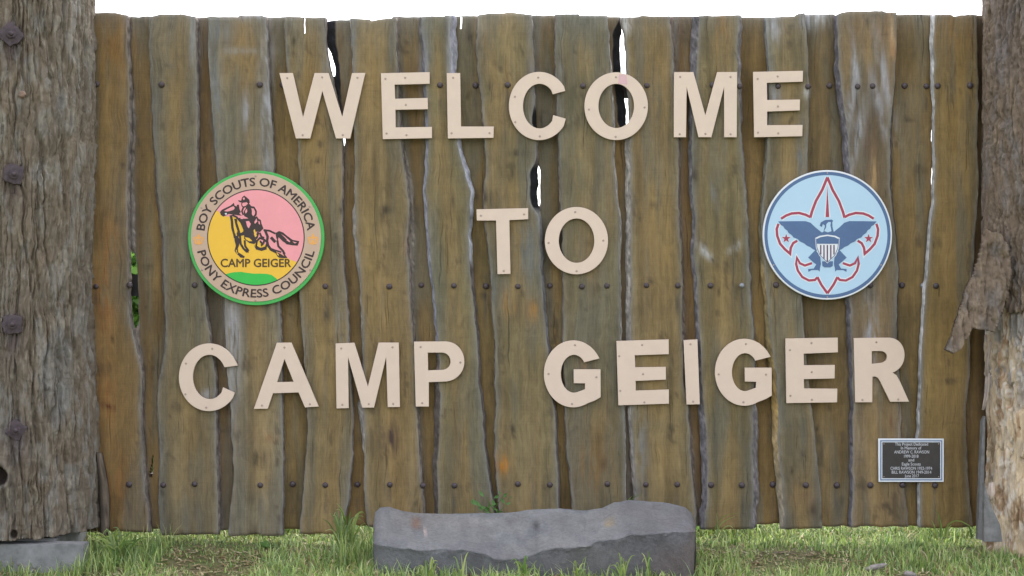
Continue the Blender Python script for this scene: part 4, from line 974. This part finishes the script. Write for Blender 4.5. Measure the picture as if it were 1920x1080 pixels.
# ---- right post: bare core with bark still on its upper part
RX, RY = 2.566, -.10
rp = empty('log_post', (RX, RY, -.03)); tag(rp, 'peeling log post with bare flaky pale wood below and bark above', 'log post', 'log posts at the fence ends')
def relief_r(s, z):
    wx = s + .03 * (fbm(s * 12, z * 6, 700) - .5)
    fl = fbm(wx * 30, z * 6, 701, 5, .62); cr = np.abs(fbm(wx * 26, z * 3.5, 702, 4, .6) - .5) * 2
    pit = sstep(.56, .66, fbm(wx * 34, z * 9, 703, 4, .6)); step = np.floor(fbm(wx * 18, z * 3.2, 704, 3) * 7) / 7
    return .028 * (fl - .5) + .008 * sstep(0, .25, cr) - .018 * pit + .03 * (step - .5) - .004
def cols_r(s, z, h):
    t = [np.array(lin(*c)) for c in ((208,182,148),(228,208,180),(160,153,149),(158,122,90),(232,222,212))]
    n1 = fbm(s * 10, z * 2.6, 711, 4)[..., None]; n2 = fbm(s * 34, z * 7, 712, 4, .6)[..., None]; n3 = fbm(s * 26, z * 6, 713, 4, .6)[..., None]; n4 = fbm(s * 55, z * 22, 714, 3)[..., None]
    c = t[0] * (1 - n1) + t[1] * n1
    up = sstep(.45, .95, z)[..., None]
    w = np.clip(sstep(.44, .60, n2) * (.30 + .7 * up) + .35 * up, 0, 1); c = c * (1 - w) + w * t[2]
    w = sstep(.56, .66, n3) * .7; c = c * (1 - w) + w * t[3]
    w = sstep(.58, .72, n4) * .6; c = c * (1 - w) + w * t[4]
    return c
def rr_core(TH, Zz): return .338 + .016 * np.sin(TH * 2 + 1 + Zz) + .020 * sstep(.55, .2, Zz) - .010 * np.sin(Zz * 5)
log_mesh('bare_trunk', RX, RY, rr_core, -.06, 2.95, cols_r, relief_r, M['rotwood'], rp, front=(-205, -80), ncol=330, nrow=620)
def bark_low(T):
    deg = np.degrees(T)
    t = 6.7
    base = np.interp(deg, [-235, -180, -165, -150, -135, -120, -100, -60], [zpx(520, t), zpx(520, t), zpx(545, t), zpx(585, t), zpx(580, t), zpx(572, t), zpx(578, t), zpx(560, t)])
    return base + .05 * (fbm(T * 14, T * 0, 88, 4) - .5) + .02 * (vnoise(T * 60, T * 0, 89) - .5)
bcr = bark_cols(800, [(112,98,86),(136,118,102),(126,120,118),(150,134,116),(114,104,104)])
log_mesh('bark', RX, RY, lambda TH, Zz: .372 + .006 * np.sin(TH * 3 + Zz), 0, 2.95, bcr, lambda s, z: .032 * (bark_height(s * 1.0, z * 1.8, 800) - .6), M['bark'], rp, zlow=bark_low, front=(-205, -80), ncol=320, nrow=420, inner=.325)

# hanging slab of bark, torn loose on the fence side
def slab(name, outline, depth, th, mat, parent, colf, seed, rel=.014, grid=2.6):
    xs = [p[0] for p in outline]; ys = [p[1] for p in outline]
    nx, ny = int((max(xs) - min(xs)) / grid), int((max(ys) - min(ys)) / grid)
    GXs, GYs = np.meshgrid(np.linspace(min(xs), max(xs), nx), np.linspace(min(ys), max(ys), ny))
    ins = np.zeros(GXs.shape, bool); n = len(outline)
    jx = GXs + 5 * (fbm(GXs * .08, GYs * .08, seed + 2) - .5); jy = GYs + 6 * (fbm(GXs * .1, GYs * .1, seed + 3) - .5)
    for i in range(n):
        x0, y0 = outline[i]; x1, y1 = outline[(i + 1) % n]
        cond = ((y0 > jy) != (y1 > jy))
        xi = (x1 - x0) * (jy - y0) / ((y1 - y0) if y1 != y0 else 1e-9) + x0
        ins ^= cond & (jx < xi)
    dep = depth(GXs, GYs)
    sc = (CAM_D + dep)
    X = (GXs - 960) / FPX * sc; Zw = CAM_H + (540 - GYs) / FPX * sc
    rel_ = rel * (bark_height(X * 1.3, Zw * 1.6, seed) - .5)
    fr = np.stack([X.ravel(), (dep - rel_).ravel(), Zw.ravel()], 1); bk = np.stack([X.ravel(), (dep + th).ravel(), Zw.ravel()], 1)
    ii = np.arange(nx * ny).reshape(ny, nx); cell = ins[:-1, :-1] & ins[1:, :-1] & ins[:-1, 1:] & ins[1:, 1:]
    F_ = []; N0 = nx * ny
    for r, c in np.argwhere(cell):
        a, b_, cc, d = int(ii[r, c]), int(ii[r, c + 1]), int(ii[r + 1, c + 1]), int(ii[r + 1, c])
        F_.append([a, d, cc, b_]); F_.append([a + N0, b_ + N0, cc + N0, d + N0])
        for (dr, dc, e0, e1) in ((-1, 0, a, b_), (1, 0, cc, d), (0, -1, d, a), (0, 1, b_, cc)):
            r2, c2 = r + dr, c + dc
            if not (0 <= r2 < cell.shape[0] and 0 <= c2 < cell.shape[1] and cell[r2, c2]): F_.append([e0, e1, e1 + N0, e0 + N0])
    cols = colf(X, Zw, rel_).reshape(-1, 3)
    used = sorted({i for f_ in F_ for i in f_}); mp = {o_: k for k, o_ in enumerate(used)}
    V_ = np.concatenate([fr, bk])[used]; C_ = np.concatenate([cols, cols * .9])[used]
    o = mesh_obj(name, V_, [[mp[i] for i in f_] for f_ in F_], mat, None, C_); adopt(o, parent); return o
flap = [(1846,430),(1838,470),(1830,500),(1822,522),(1811,537),(1805,562),(1793,597),(1784,630),(1772,657),(1780,661),(1789,665),(1802,654),(1813,634),(1823,615),(1832,620),(1850,619),(1866,623),(1873,606),(1880,585),(1890,560),(1896,520),(1894,470),(1880,440)]
slab('bark_flap', flap, lambda x, y: -.335 + .0011 * (1885 - x) * (x < 1885) - .00035 * np.clip(y - 500, 0, 200) - .0012 * np.clip(x - 1885, 0, 50), .032, M['bark'], rp, bcr, 820, .034, 2.0)
# splinters and flakes hanging off the bare wood
for pts, dp, wd in (([(1853,700),(1851,725),(1849,748),(1844,768)], -.22, [9,10,8,4]), ([(1860,905),(1858,925),(1854,938)], -.36, [12,18,12]), ([(1858,640),(1852,680),(1851,705)], -.22, [4,5,3])):
    strip('wood_flake', pts, [dp - .004 * i for i in range(len(pts))], wd, M['rotwood'], rp, [(186,170,156),(160,148,142),(196,178,164)], .004, 5, .003)

# ---- grey steel bracket at its foot
br = empty('steel_bracket', P(1838, 1003, -.06)); tag(br, 'grey steel bar and plate bracing the foot of the peeling log post', 'bracket')
def slab_px(name, pts, y, th, mat, parent):
    bm = bmesh.new(); sc = (CAM_D + y) / CAM_D
    def W(p, yy): q = P(p[0], p[1], y); return (q[0], yy, q[2])
    a = [bm.verts.new(W(p, y)) for p in pts]; b2 = [bm.verts.new(W(p, y + th)) for p in pts]; n = len(pts)
    bm.faces.new(a); bm.faces.new(b2[::-1])
    for i in range(n): bm.faces.new((a[i], b2[i], b2[(i + 1) % n], a[(i + 1) % n]))
    bmesh.ops.recalc_face_normals(bm, faces=bm.faces); bmesh.ops.bevel(bm, geom=list(bm.edges), offset=.0015, segments=1, affect='EDGES')
    return bm_obj(name, bm, mat, parent)
slab_px('bar', [(1843,790),(1848,780),(1846,880),(1844,1012),(1834,1012),(1838,900)], -.16, .04, M['steel'], br)
slab_px('plate', [(1846,905),(1851,925),(1862,955),(1876,985),(1880,1016),(1845,1016)], -.40, .03, M['steel'], br)

# ------------------------------------------------------------------ stone slab bench in front
def stone():
    xs = np.linspace(700, 1304, 190)
    top = np.interp(xs, [700,703,712,730,755,775,850,920,960,985,1050,1075,1100,1130,1150,1185,1250,1285,1298,1304], [985,962,953,951,958,962,963,963,961,957,952,955,957,952,942,937,942,951,962,985])
    brk = 9 * (fbm(xs * .03, xs * 0, 905, 4) - .5) + np.interp(xs, [700,740,800,860,900,930,985,1010,1040,1100,1150,1200,1240,1304], [1022,1029,1033,1032,1038,1046,1046,1036,1030,1023,1012,1003,1000,1000])
    endf = np.clip(np.minimum(xs - 700, 1304 - xs) / 12.0, 0, 1) ** .5
    rows = []
    # profile stations: depth, pixel row (function of column)
    dep_b, dep_r, dep_f, dep_u = -.36, -.46, -.76, -.75
    fl = .06 * (1 - endf)
    def pt(px, py, y): return np.array(P(px, py, y))
    nseg = (8, 34, 6, 18, 6)
    st = []
    for i, x in enumerate(xs):
        e = fl[i]
        A = np.array([pt(x, 540, dep_b)[0], dep_b - e * .6, -.16]); B = pt(x, top[i] + 3, dep_b - .02 - e * .5); Cc = pt(x, top[i], dep_r - e * .3)
        D = pt(x, brk[i], dep_f + e); E = pt(x, brk[i] + 8, dep_f + .002 + e); G = np.array([pt(x, 540, dep_f)[0], dep_f + e + .01, -.16])
        st.append([A, B, Cc, D, E, G])
    V_ = []
    for i in range(len(xs)):
        col = []
        for k in range(5):
            for t in np.linspace(0, 1, nseg[k], endpoint=False): col.append(st[i][k] * (1 - t) + st[i][k + 1] * t)
        col.append(st[i][5]); V_.append(col)
    V_ = np.array(V_)                                                     # columns x rows x 3
    nc, nr = V_.shape[:2]
    for _ in range(1): V_[:, 1:-1] = (V_[:, :-2] + 2 * V_[:, 1:-1] + V_[:, 2:]) / 4
    X, Yd, Zd = V_[..., 0], V_[..., 1], V_[..., 2]
    n1 = fbm(X * 3.2, (Yd + Zd) * 5, 901, 5) - .5; n2 = fbm(X * 14, (Yd - Zd) * 14, 902, 5, .6) - .5; n3_ = np.abs(fbm(X * 6, (Yd - Zd * 2) * 9, 903, 4) - .5) * 2
    dent = np.zeros_like(X)
    r0 = nseg[0]; face_rows = slice(r0, r0 + nseg[1])
    pxs = xs[:, None]; pys = 540 + FPX * (CAM_H - Zd) / (CAM_D + Yd)
    for (dx, dy, rx, ry, a) in ((780,978,12,9,.012),(797,996,4,3,.006),(1003,979,7,4,.012),(993,1004,18,9,.016),(1148,981,17,6,.012),(1060,982,9,10,.006),(1180,962,40,10,-.014),(900,1000,70,20,.008)):
        dent += a * np.exp(-(((pxs - dx) / rx) ** 2 + ((pys - dy) / ry) ** 2) ** 1.5)
    fr = np.zeros(nr); fr[r0 - 3:] = 1
    lower = sstep(0, 1, (np.arange(nr) - (r0 + nseg[1])) / 4.0)
    V_[..., 1] += (dent * .6 + n1 * .03 + n2 * .012 * (1 + .8 * lower)[None, :] + .016 * (np.floor(fbm(X * 7, (Yd + Zd) * 9, 906, 3) * 8) / 8 - .5)) * fr
    V_[..., 2] += (-dent + n2 * .006 + n1 * .010) * fr
    ii = np.arange(nc * nr).reshape(nc, nr)
    F_ = np.stack([ii[:-1, :-1].ravel(), ii[:-1, 1:].ravel(), ii[1:, 1:].ravel(), ii[1:, :-1].ravel()], 1).tolist()
    F_.append(ii[0].tolist()); F_.append(ii[-1][::-1].tolist())
    t = [np.array(lin(*c)) for c in ((122,125,130),(142,142,143),(104,107,114),(132,124,116))]
    m1 = fbm(X * 4, (Yd + Zd) * 8, 911, 5)[..., None]; m2 = fbm(X * 10, (Yd + Zd) * 20, 912, 4)[..., None]; m3 = fbm(X * 2.5, (Yd + Zd) * 5, 913, 4)[..., None]
    c = t[0] * (1 - m1) + t[1] * m1
    w = sstep(.48, .62, m2); c = c * (1 - .7 * w) + .7 * w * t[2]
    w = sstep(.56, .72, m3) * .3; c = c * (1 - w) + w * t[3]
    w = sstep(1130, 1200, pxs + 30 * (m3[..., 0] - .5))[..., None] * .55; c = c * (1 - w) + w * np.array(lin(102, 102, 109)) * (.7 + .6 * m2)
    # front painted darker than the weathered top: sky-lit shading put into the colour
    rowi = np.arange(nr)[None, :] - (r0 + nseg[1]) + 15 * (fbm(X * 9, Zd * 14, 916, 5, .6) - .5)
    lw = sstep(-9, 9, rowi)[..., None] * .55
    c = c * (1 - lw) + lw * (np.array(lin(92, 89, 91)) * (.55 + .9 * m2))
    rs_ = .3 * (sstep(.5, .62, fbm(X * 3 + 9, Zd * 6, 914)) * sstep(1180, 1260, pxs) * lower[None, :])[..., None] * .6
    c = c * (1 - rs_) + rs_ * np.array(lin(132, 98, 76))
    for (dx, dy, rx, ry, rgb) in ((780,979,11,9,(120,96,84)),(1003,979,7,4,(30,28,28)),(797,996,2.5,2.5,(176,160,156)),(1148,981,15,5,(150,134,110))):
        w = np.clip(np.exp(-(((pxs - dx) / rx) ** 2 + ((pys - dy) / ry) ** 2) ** 2), 0, .9)[..., None]; c = c * (1 - w) + w * np.array(lin(*rgb))
    o = mesh_obj('stone_slab', V_.reshape(-1, 3), F_, M['stone'], None, c.reshape(-1, 3))
    tag(o, 'long low grey stone slab lying on the grass before the fence', 'stone')
    return o
stone()

# ------------------------------------------------------------------ grass
GREEN = [lin(144,164,92), lin(162,184,108), lin(114,144,82), lin(186,198,134), lin(148,170,120)]
DRY = [lin(204,188,150), lin(186,166,130), lin(166,146,114), lin(220,208,176)]
def blades(name, x, y, length, lean, width, cols, zb=None, seg=4, stiff=None):
    """vectorised grass blades: tapered curved ribbons"""
    n = len(x); az = RNG.uniform(0, 2 * np.pi, n)
    z = ground_z(x, y) - .004 if zb is None else zb
    dx, dy = np.cos(az), np.sin(az)
    wx, wy = -dy, dx
    # turn ribbons mostly edge-on-random, so that they show both faces
    rows = []
    for k in range(seg + 1):
        t = k / seg
        hgt = length * (t * np.cos(lean * t * .9)); out = length * (t * t) * np.sin(lean)
        w = width * (1 - t ** 1.6) * .5 + .0002
        cx, cy, cz = x + dx * out, y + dy * out, z + hgt
        rows.append(np.stack([cx - wx * w, cy - wy * w, cz], 1)); rows.append(np.stack([cx + wx * w, cy + wy * w, cz], 1))
    V_ = np.stack(rows, 1).reshape(-1, 3)
    base = np.arange(n)[:, None] * (2 * (seg + 1))
    F_ = []
    for k in range(seg): F_.append(base + np.array([[2 * k, 2 * k + 1, 2 * k + 3, 2 * k + 2]]))
    F_ = np.stack(F_, 1).reshape(-1, 4)
    C_ = np.repeat(cols, 2 * (seg + 1), axis=0)
    return mesh_obj(name, V_, F_.tolist(), M['leaf'], None, C_, smooth=True)

def pick(pal, n): return np.array(pal)[RNG.integers(0, len(pal), n)] * RNG.uniform(.7, 1.2, (n, 1))
def lawn(name, n, x0, x1, y0, y1, lmin, lmax, dry, label, dens=True, bright=1.12, w=.0062):
    x = RNG.uniform(x0, x1, n); y = RNG.uniform(y0, y1, n)
    d = fbm(x * 2.4 + 3, y * 2.4, 950, 4)
    if dens:
        keep = RNG.uniform(0, 1, n) < sstep(.26, .54, d) * .70 + .26
        x, y, d = x[keep], y[keep], d[keep]
        keep = (RNG.uniform(0, 1, len(x)) < np.where(y > -.16, .55, 1.0)); x, y, d = x[keep], y[keep], d[keep]
    n = len(x); l = RNG.uniform(lmin, lmax, n) * (.55 + .9 * sstep(.35, .7, d)) * (1 - .45 * sstep(-.4, -.1, y) * sstep(.3, .1, y))
    c = pick(GREEN, n) * bright; isdry = RNG.uniform(0, 1, n) < dry * (1.3 - .7 * sstep(.35, .65, d)); c[isdry] = pick(DRY, int(isdry.sum()))
    lean = np.where(isdry, RNG.uniform(.8, 1.5, n), RNG.uniform(.1, 1.1, n))
    o = blades(name, x, y, l, lean, RNG.uniform(.6, 1.3, n) * w, c); tag(o, label, kind='stuff'); return o
lawn('lawn_grass', 36000, -2.7, 2.7, -1.5, .12, .014, .062, .30, 'short patchy grass in front of the fence')
lawn('meadow_grass', 38000, -3.4, 3.4, .10, 3.4, .05, .14, .06, 'longer bright grass behind the fence', False, .74, .007)
lawn('verge_grass', 9000, -2.0, 2.3, -.04, .45, .035, .075, .04, 'grass growing under the bottom edge of the fence', False, .62, .007)
# taller fringe that grows along the foot of the boards and round the stone and footing
def fringe():
    xs, ys, ls_ = [], [], []
    for (a, b_, y0, y1, n, l0, l1) in ((-1.93,-.62,-.10,.10,160,.03,.07),(.84,2.2,-.10,.10,260,.03,.08),(-1.90,-1.55,-.55,-.1,500,.05,.13),(-.78,-.60,-.55,-.1,260,.06,.15),(-.6,.82,-.90,-.80,260,.03,.11),(.72,1.0,-.8,-.3,240,.04,.10),(1.4,2.0,-.25,.0,260,.03,.09),(-2.4,-1.85,-.75,-.5,260,.03,.09)):
        xs.append(RNG.uniform(a, b_, n)); ys.append(RNG.uniform(y0, y1, n)); ls_.append(RNG.uniform(l0, l1, n) * (.4 + 1.1 * fbm(xs[-1] * 6, ys[-1] * 6, 960)))
    x, y, l = map(np.concatenate, (xs, ys, ls_)); n = len(x)
    o = blades('fringe_grass', x, y, l, RNG.uniform(.1, .9, n), RNG.uniform(.004, .008, n), pick(GREEN, n) * 1.05)
    tag(o, 'taller grass along the foot of the fence and the stone', kind='stuff')
fringe()

# ---- dry clippings and thatch lying about
def litter(n):
    x = RNG.uniform(-2.6, 2.6, n); y = RNG.uniform(-1.3, -.16, n); keep = fbm(x * 2.4 + 3, y * 2.4, 950, 4) < .56
    x, y = x[keep], y[keep]; n = len(x); a = RNG.uniform(0, np.pi, n); l = RNG.uniform(.008, .03, n); w = RNG.uniform(.0015, .005, n); z = ground_z(x, y) + RNG.uniform(.002, .012, n)
    dx, dy = np.cos(a), np.sin(a); t = RNG.uniform(-.004, .006, n)
    V_ = np.stack([np.stack([x - dx * l - dy * w, y - dy * l + dx * w, z], 1), np.stack([x - dx * l + dy * w, y - dy * l - dx * w, z + .001], 1), np.stack([x + dx * l + dy * w, y + dy * l - dx * w, z + t], 1), np.stack([x + dx * l - dy * w, y + dy * l + dx * w, z + t + .001], 1)], 1).reshape(-1, 3)
    F_ = (np.arange(n)[:, None] * 4 + np.arange(4)[None]).tolist()
    o = mesh_obj('thatch', V_, F_, M['leaf'], None, np.repeat(pick(DRY + [lin(120, 96, 70), lin(140, 118, 92), lin(104, 86, 68)], n), 4, axis=0), smooth=False); tag(o, 'dry straw and clippings scattered on the soil', kind='stuff')
litter(6500)

# ---- grass tufts and weeds one can pick out
def ribbon(bm_v, bm_f, bm_c, pts, w, col):
    """blade along 3-D points, width tapering to the tip, facing the viewer"""
    n = len(pts); b0 = len(bm_v)
    for i, p in enumerate(pts):
        t = i / (n - 1); ww = w * (1 - t ** 2) * .5 + .0003
        d = np.array(pts[min(i + 1, n - 1)]) - np.array(pts[max(i - 1, 0)]); sx = np.array([d[2], 0.3 * d[0], -d[0]]); sx = sx / (np.linalg.norm(sx) + 1e-9)
        bm_v.append(tuple(np.array(p) - sx * ww)); bm_v.append(tuple(np.array(p) + sx * ww)); bm_c += [np.array(col)] * 2
    for i in range(n - 1): bm_f.append([b0 + 2 * i, b0 + 2 * i + 1, b0 + 2 * i + 3, b0 + 2 * i + 2])
def tuft(label, specs, y, cat='grass', group='grass tufts by the fence'):
    """specs: lists of photo points from root to tip, plus width in metres"""
    V_, F_, C_ = [], [], []
    root = P(*specs[0][0][0], y)
    for pts, w in specs:
        yy = y + random.uniform(-.03, .03); q = [P(px, py, yy - .02 * i) for i, (px, py) in enumerate(pts)]
        # densify
        qq = [np.array(q[0])]
        for a, b_ in zip(q[:-1], q[1:]): qq += [np.array(a) * (1 - t) + np.array(b_) * t for t in (.34, .67, 1)]
        for _ in range(2): qq = [qq[0]] + [(qq[i - 1] + 2 * qq[i] + qq[i + 1]) / 4 for i in range(1, len(qq) - 1)] + [qq[-1]]
        ribbon(V_, F_, C_, qq, w, np.array(random.choice(GREEN)) * random.uniform(.85, 1.2))
    o = mesh_obj('grass_tuft', V_, F_, M['leaf'], None, np.array(C_)); tag(o, label, cat, group); return o
def fan(cx, by, n, h0, h1, spread, w=.008):
    out = []
    for _ in range(n):
        x = cx + random.uniform(-spread * .35, spread * .35); h = random.uniform(h0, h1); d = random.uniform(-1, 1) * spread
        out.append(([(x, by), (x + d * .25, by - h * .55), (x + d * .7, by - h * .95), (x + d * 1.15, by - h * random.uniform(.7, 1.05))], w * random.uniform(.7, 1.2)))
    return out
tuft('tall green grass tuft at the left end of the stone slab', fan(648, 1045, 54, 36, 98, 32, .010), -.16)
tuft('wide grass tuft growing between the concrete footing and the first planks', fan(222, 1050, 46, 24, 66, 42, .010), -.30)
tuft('thin grass stems arching over planks right of the stone slab', [([(1338,1004),(1342,985),(1356,966),(1384,962)],.005),([(1346,1004),(1348,985),(1362,974),(1378,968)],.005),([(1352,1004),(1355,990),(1368,984),(1376,992)],.008),([(1344,1004),(1346,980),(1343,962)],.004)], -.05)
tuft('grass tuft with one long blade arching towards the peeling post', [([(1764,1008),(1763,985),(1760,962),(1752,955)],.006),([(1768,1006),(1762,975),(1757,958)],.008),([(1772,1006),(1776,982),(1800,972),(1845,1006)],.009),([(1758,1008),(1752,985),(1746,975)],.006),([(1775,1008),(1778,990),(1784,984)],.007),([(1812,1010),(1816,995),(1826,990)],.01),([(1822,1010),(1820,992),(1812,984)],.01)], -.08)
tuft('reed-like green blades standing in the gap right of the stone', [([(1306,992),(1308,950),(1306,910)],.010),([(1311,992),(1312,960),(1309,925)],.009),([(1303,992),(1303,965),(1300,940)],.007)], .11)
tuft('grass sprig poking up behind the right hump of the stone', [([(1172,960),(1180,940),(1192,930),(1205,926)],.005),([(1174,960),(1176,938),(1188,928)],.005)], -.22)
for cx, sp, n, lab in ((805,18,9,'small grass tuft in front of the left part of the stone'),(862,14,5,'sparse grass blades before the middle left of the stone'),(985,22,10,'grass tuft before the middle of the stone'),(1085,20,9,'curved grass blades just right of the stone middle'),(1165,22,10,'grass tuft before the right part of the stone'),(1215,18,8,'grass blades near the right end of the stone front')):
    tuft(lab, fan(cx, 1092, n, 22, 58, sp, .0065), -.84)

# broad weed with divided leaves behind the stone
def weed():
    e = empty('leafy_weed', P(925, 985, -.12)); tag(e, 'small leafy green weed growing behind the stone slab', 'weed')
    V_, F_, C_ = [], [], []
    for pts in ([(926,985),(925,962),(926,935)], [(926,968),(915,955),(898,948)], [(926,968),(940,955),(950,945)], [(925,955),(915,940),(912,930)], [(926,955),(938,938),(944,930)]):
        ribbon(V_, F_, C_, [np.array(P(x, y, -.12 - .01 * i)) for i, (x, y) in enumerate(pts)], .004, lin(96, 132, 70))
    o = mesh_obj('stem', V_, F_, M['leaf'], None, np.array(C_)); adopt(o, e)
    me = None
    lf = [(0,0),(.25,.16),(.5,.2),(.8,.12),(1,0),(.8,-.12),(.5,-.2),(.25,-.16)]
    vs = [(a, .03 * math.sin(a * 3), b_) for a, b_ in lf] + [(.5, .07, 0)]
    fc = [[i, (i + 1) % 8, 8] for i in range(8)]
    for k in range(34):
        cx, cy = random.choice([(926,936),(898,948),(950,945),(912,930),(944,928),(905,955),(940,955),(922,950),(915,962),(935,962),(890,942),(958,940)])
        ml = .030 * random.uniform(.7, 1.3); an = random.uniform(-.6, math.pi + .6)
        if me is None:
            me = bpy.data.meshes.new('leaf'); me.from_pydata(vs, [], fc); me.materials.append(M['leaf'])
            ca = me.color_attributes.new('col', 'FLOAT_COLOR', 'POINT'); ca.data.foreach_set('color', list((*lin(104, 146, 84), 1)) * 9)
        c = bpy.data.objects.new('leaf', me); COL.objects.link(c)
        q = P(cx + random.uniform(-6, 6), cy + random.uniform(-5, 5), -.12 + random.uniform(-.05, .04))
        c.location = q; c.rotation_euler = (random.uniform(-.8, .8), -an, random.uniform(-.7, .7)); c.scale = (ml, ml, ml)
        adopt(c, e)
weed()

# low broad-leaf weeds in the lawn by the footing
def rosette(px, py, y, n, r, label):
    V_, F_, C_ = [], [], []
    c0 = np.array(P(px, py, y)); c0[2] = float(ground_z(np.array(c0[0]), np.array(c0[1])))
    for k in range(n):
        a = 2 * math.pi * k / n + random.uniform(-.4, .4); l = r * random.uniform(.7, 1.2); el = random.uniform(.3, .9)
        pts = [c0 + np.array([math.cos(a) * l * t, math.sin(a) * l * t, l * (el * t - .5 * el * t * t)]) for t in np.linspace(0, 1, 6)]
        b0 = len(V_); sd = np.array([-math.sin(a), math.cos(a), 0])
        for i, p in enumerate(pts):
            w = l * .22 * math.sin(math.pi * (i / 5) ** .8 * .97 + .04); V_.append(tuple(p - sd * w)); V_.append(tuple(p + np.array([0, 0, -w * .3]))); V_.append(tuple(p + sd * w)); C_ += [np.array(lin(98,132,72)) * random.uniform(.9, 1.1)] * 3
        for i in range(5):
            for j in (0, 1): F_.append([b0 + 3 * i + j, b0 + 3 * i + j + 1, b0 + 3 * i + j + 4, b0 + 3 * i + j + 3])
    o = mesh_obj('broadleaf_weed', V_, F_, M['leaf'], None, np.array(C_)); tag(o, label, 'weed', 'low weeds in the grass')
rosette(205, 1050, -.40, 9, .085, 'broad-leaved weed beside the concrete footing')
rosette(590, 1048, -.42, 8, .065, 'broad-leaved weed in the grass left of the stone slab')
rosette(500, 1022, -.10, 8, .055, 'small weed at the foot of the planks below the round tan sign')

# weathered chips of wood in the grass
def chip(px, py, y, l, w, h, rot, label):
    n, m = 12, 8; V_ = []; c0 = np.array(P(px, py, y)); c0[2] = float(ground_z(np.array(c0[0]), np.array(c0[1]))) + h * .6 + .008
    for i in range(n):
        t = i / (n - 1); s = max(.12, (math.sin(math.pi * t)) ** .45)
        for j in range(m):
            a = 2 * math.pi * j / m; k = random.uniform(.8, 1.15)
            p = np.array([(t - .5) * l, math.cos(a) * w * .5 * s * k, math.sin(a) * h * .5 * s * k])
            V_.append((c0[0] + p[0] * math.cos(rot) - p[1] * math.sin(rot), c0[1] + p[0] * math.sin(rot) * .4 + p[1], c0[2] + p[2] + p[0] * math.sin(rot) * .5))
    F_ = [[i * m + j, i * m + (j + 1) % m, (i + 1) * m + (j + 1) % m, (i + 1) * m + j] for i in range(n - 1) for j in range(m)] + [list(range(m))[::-1], [(n - 1) * m + j for j in range(m)]]
    C_ = np.array([np.array(lin(146, 138, 136)) * random.uniform(.7, 1.15) for _ in V_])
    o = mesh_obj('wood_chip', V_, F_, M['rotwood'], None, C_); tag(o, label, 'wood chip', 'grey wood chips in the grass')
chip(1642, 1060, -.66, .105, .035, .028, .35, 'long grey wood chip lying in the grass below the plaque')
chip(1706, 1076, -.78, .055, .04, .026, -.2, 'small grey wood chip at the lower edge of the grass right of the long one')

# ------------------------------------------------------------------ what shows through the gaps: a bush and far trees
def leaf_cloud(centres, n, size, pal, spread=1.0):
    V_, C_ = [], []
    cs = np.array([c[:3] for c in centres]); rs2 = np.array([c[3] for c in centres]); k = RNG.integers(0, len(cs), n)
    d = RNG.normal(size=(n, 3)); d /= np.linalg.norm(d, axis=1)[:, None]
    p = cs[k] + d * (rs2[k] * RNG.uniform(.45, 1.05, n) ** .6)[:, None]
    a = RNG.normal(size=(n, 3)); a /= np.linalg.norm(a, axis=1)[:, None]; b_ = np.cross(a, RNG.normal(size=(n, 3))); b_ /= np.linalg.norm(b_, axis=1)[:, None]
    s = (size * RNG.uniform(.6, 1.4, n))[:, None]
    V_ = np.stack([p - a * s, p - b_ * s * .45, p + a * s, p + b_ * s * .45], 1).reshape(-1, 3)
    F_ = (np.arange(n)[:, None] * 4 + np.arange(4)[None]).tolist()
    return V_, F_, np.repeat(np.array(pal)[RNG.integers(0, len(pal), n)] * RNG.uniform(.7, 1.3, (n, 1)), 4, axis=0)
def cone_trunk(name, base, tip, r, mat, parent):
    bm = bmesh.new(); n = 8; b_ = Vector(base); t = Vector(tip); rings = []
    for q in (0, .5, 1):
        c = b_.lerp(t, q) + Vector((.04 * math.sin(q * 5), .03 * q, 0)) * (r * 6); rr = r * (1 - .6 * q)
        rings.append([bm.verts.new(c + Vector((math.cos(2 * math.pi * k / n) * rr, math.sin(2 * math.pi * k / n) * rr, 0))) for k in range(n)])
    for a, c in zip(rings[:-1], rings[1:]):
        for k in range(n): bm.faces.new((a[k], a[(k + 1) % n], c[(k + 1) % n], c[k]))
    bm.faces.new(rings[0][::-1]); bm.faces.new(rings[-1])
    o = bm_obj(name, bm, mat, None, True)
    if parent: adopt(o, parent)
    return o
trunk_m = mat_plain('grey_brown_trunk', lin(92, 80, 66), .9, 0, .3, 20, .5)
bx, by = -2.55, 3.0
bush = empty('bush', (bx, by, -.03)); tag(bush, 'green bush seen through the gap beside the bark-covered post', 'bush')
cs = [(bx + random.uniform(-.6, .6), by + random.uniform(-.4, .5), random.uniform(.25, 1.4), random.uniform(.26, .44)) for _ in range(26)]
v_, f2, c2 = leaf_cloud(cs, 16000, .05, [lin(96,140,62), lin(120,160,80), lin(74,112,54)])
adopt(mesh_obj('crown', v_, f2, M['leaf'], None, c2, smooth=False), bush)
for k in range(5): cone_trunk('stem', (bx + random.uniform(-.12, .12), by, -.05), (bx + random.uniform(-.5, .5), by + random.uniform(-.3, .3), .9), .018, trunk_m, bush)
V_, F_, C_ = [], [], []; nb = 0
cs = []
for k in range(26):
    tx, ty, th_ = -34 + k * 2.7 + random.uniform(-1, 1), 62 + random.uniform(-5, 8), random.uniform(3.6, 5.4)
    for _ in range(9):
        a = random.uniform(0, 6.28); r = random.uniform(0, 1.5); cs.append((tx + r * math.cos(a), ty + r * math.sin(a), th_ * random.uniform(.25, .82), random.uniform(.7, 1.3)))
v_, f2, c2 = leaf_cloud(cs, 26000, .26, [lin(70,104,56), lin(88,122,66), lin(60,88,50)])
tl = mesh_obj('tree_line', v_, f2, M['leaf'], None, c2, smooth=False); tag(tl, 'far line of low green trees across the meadow behind the fence', kind='stuff')
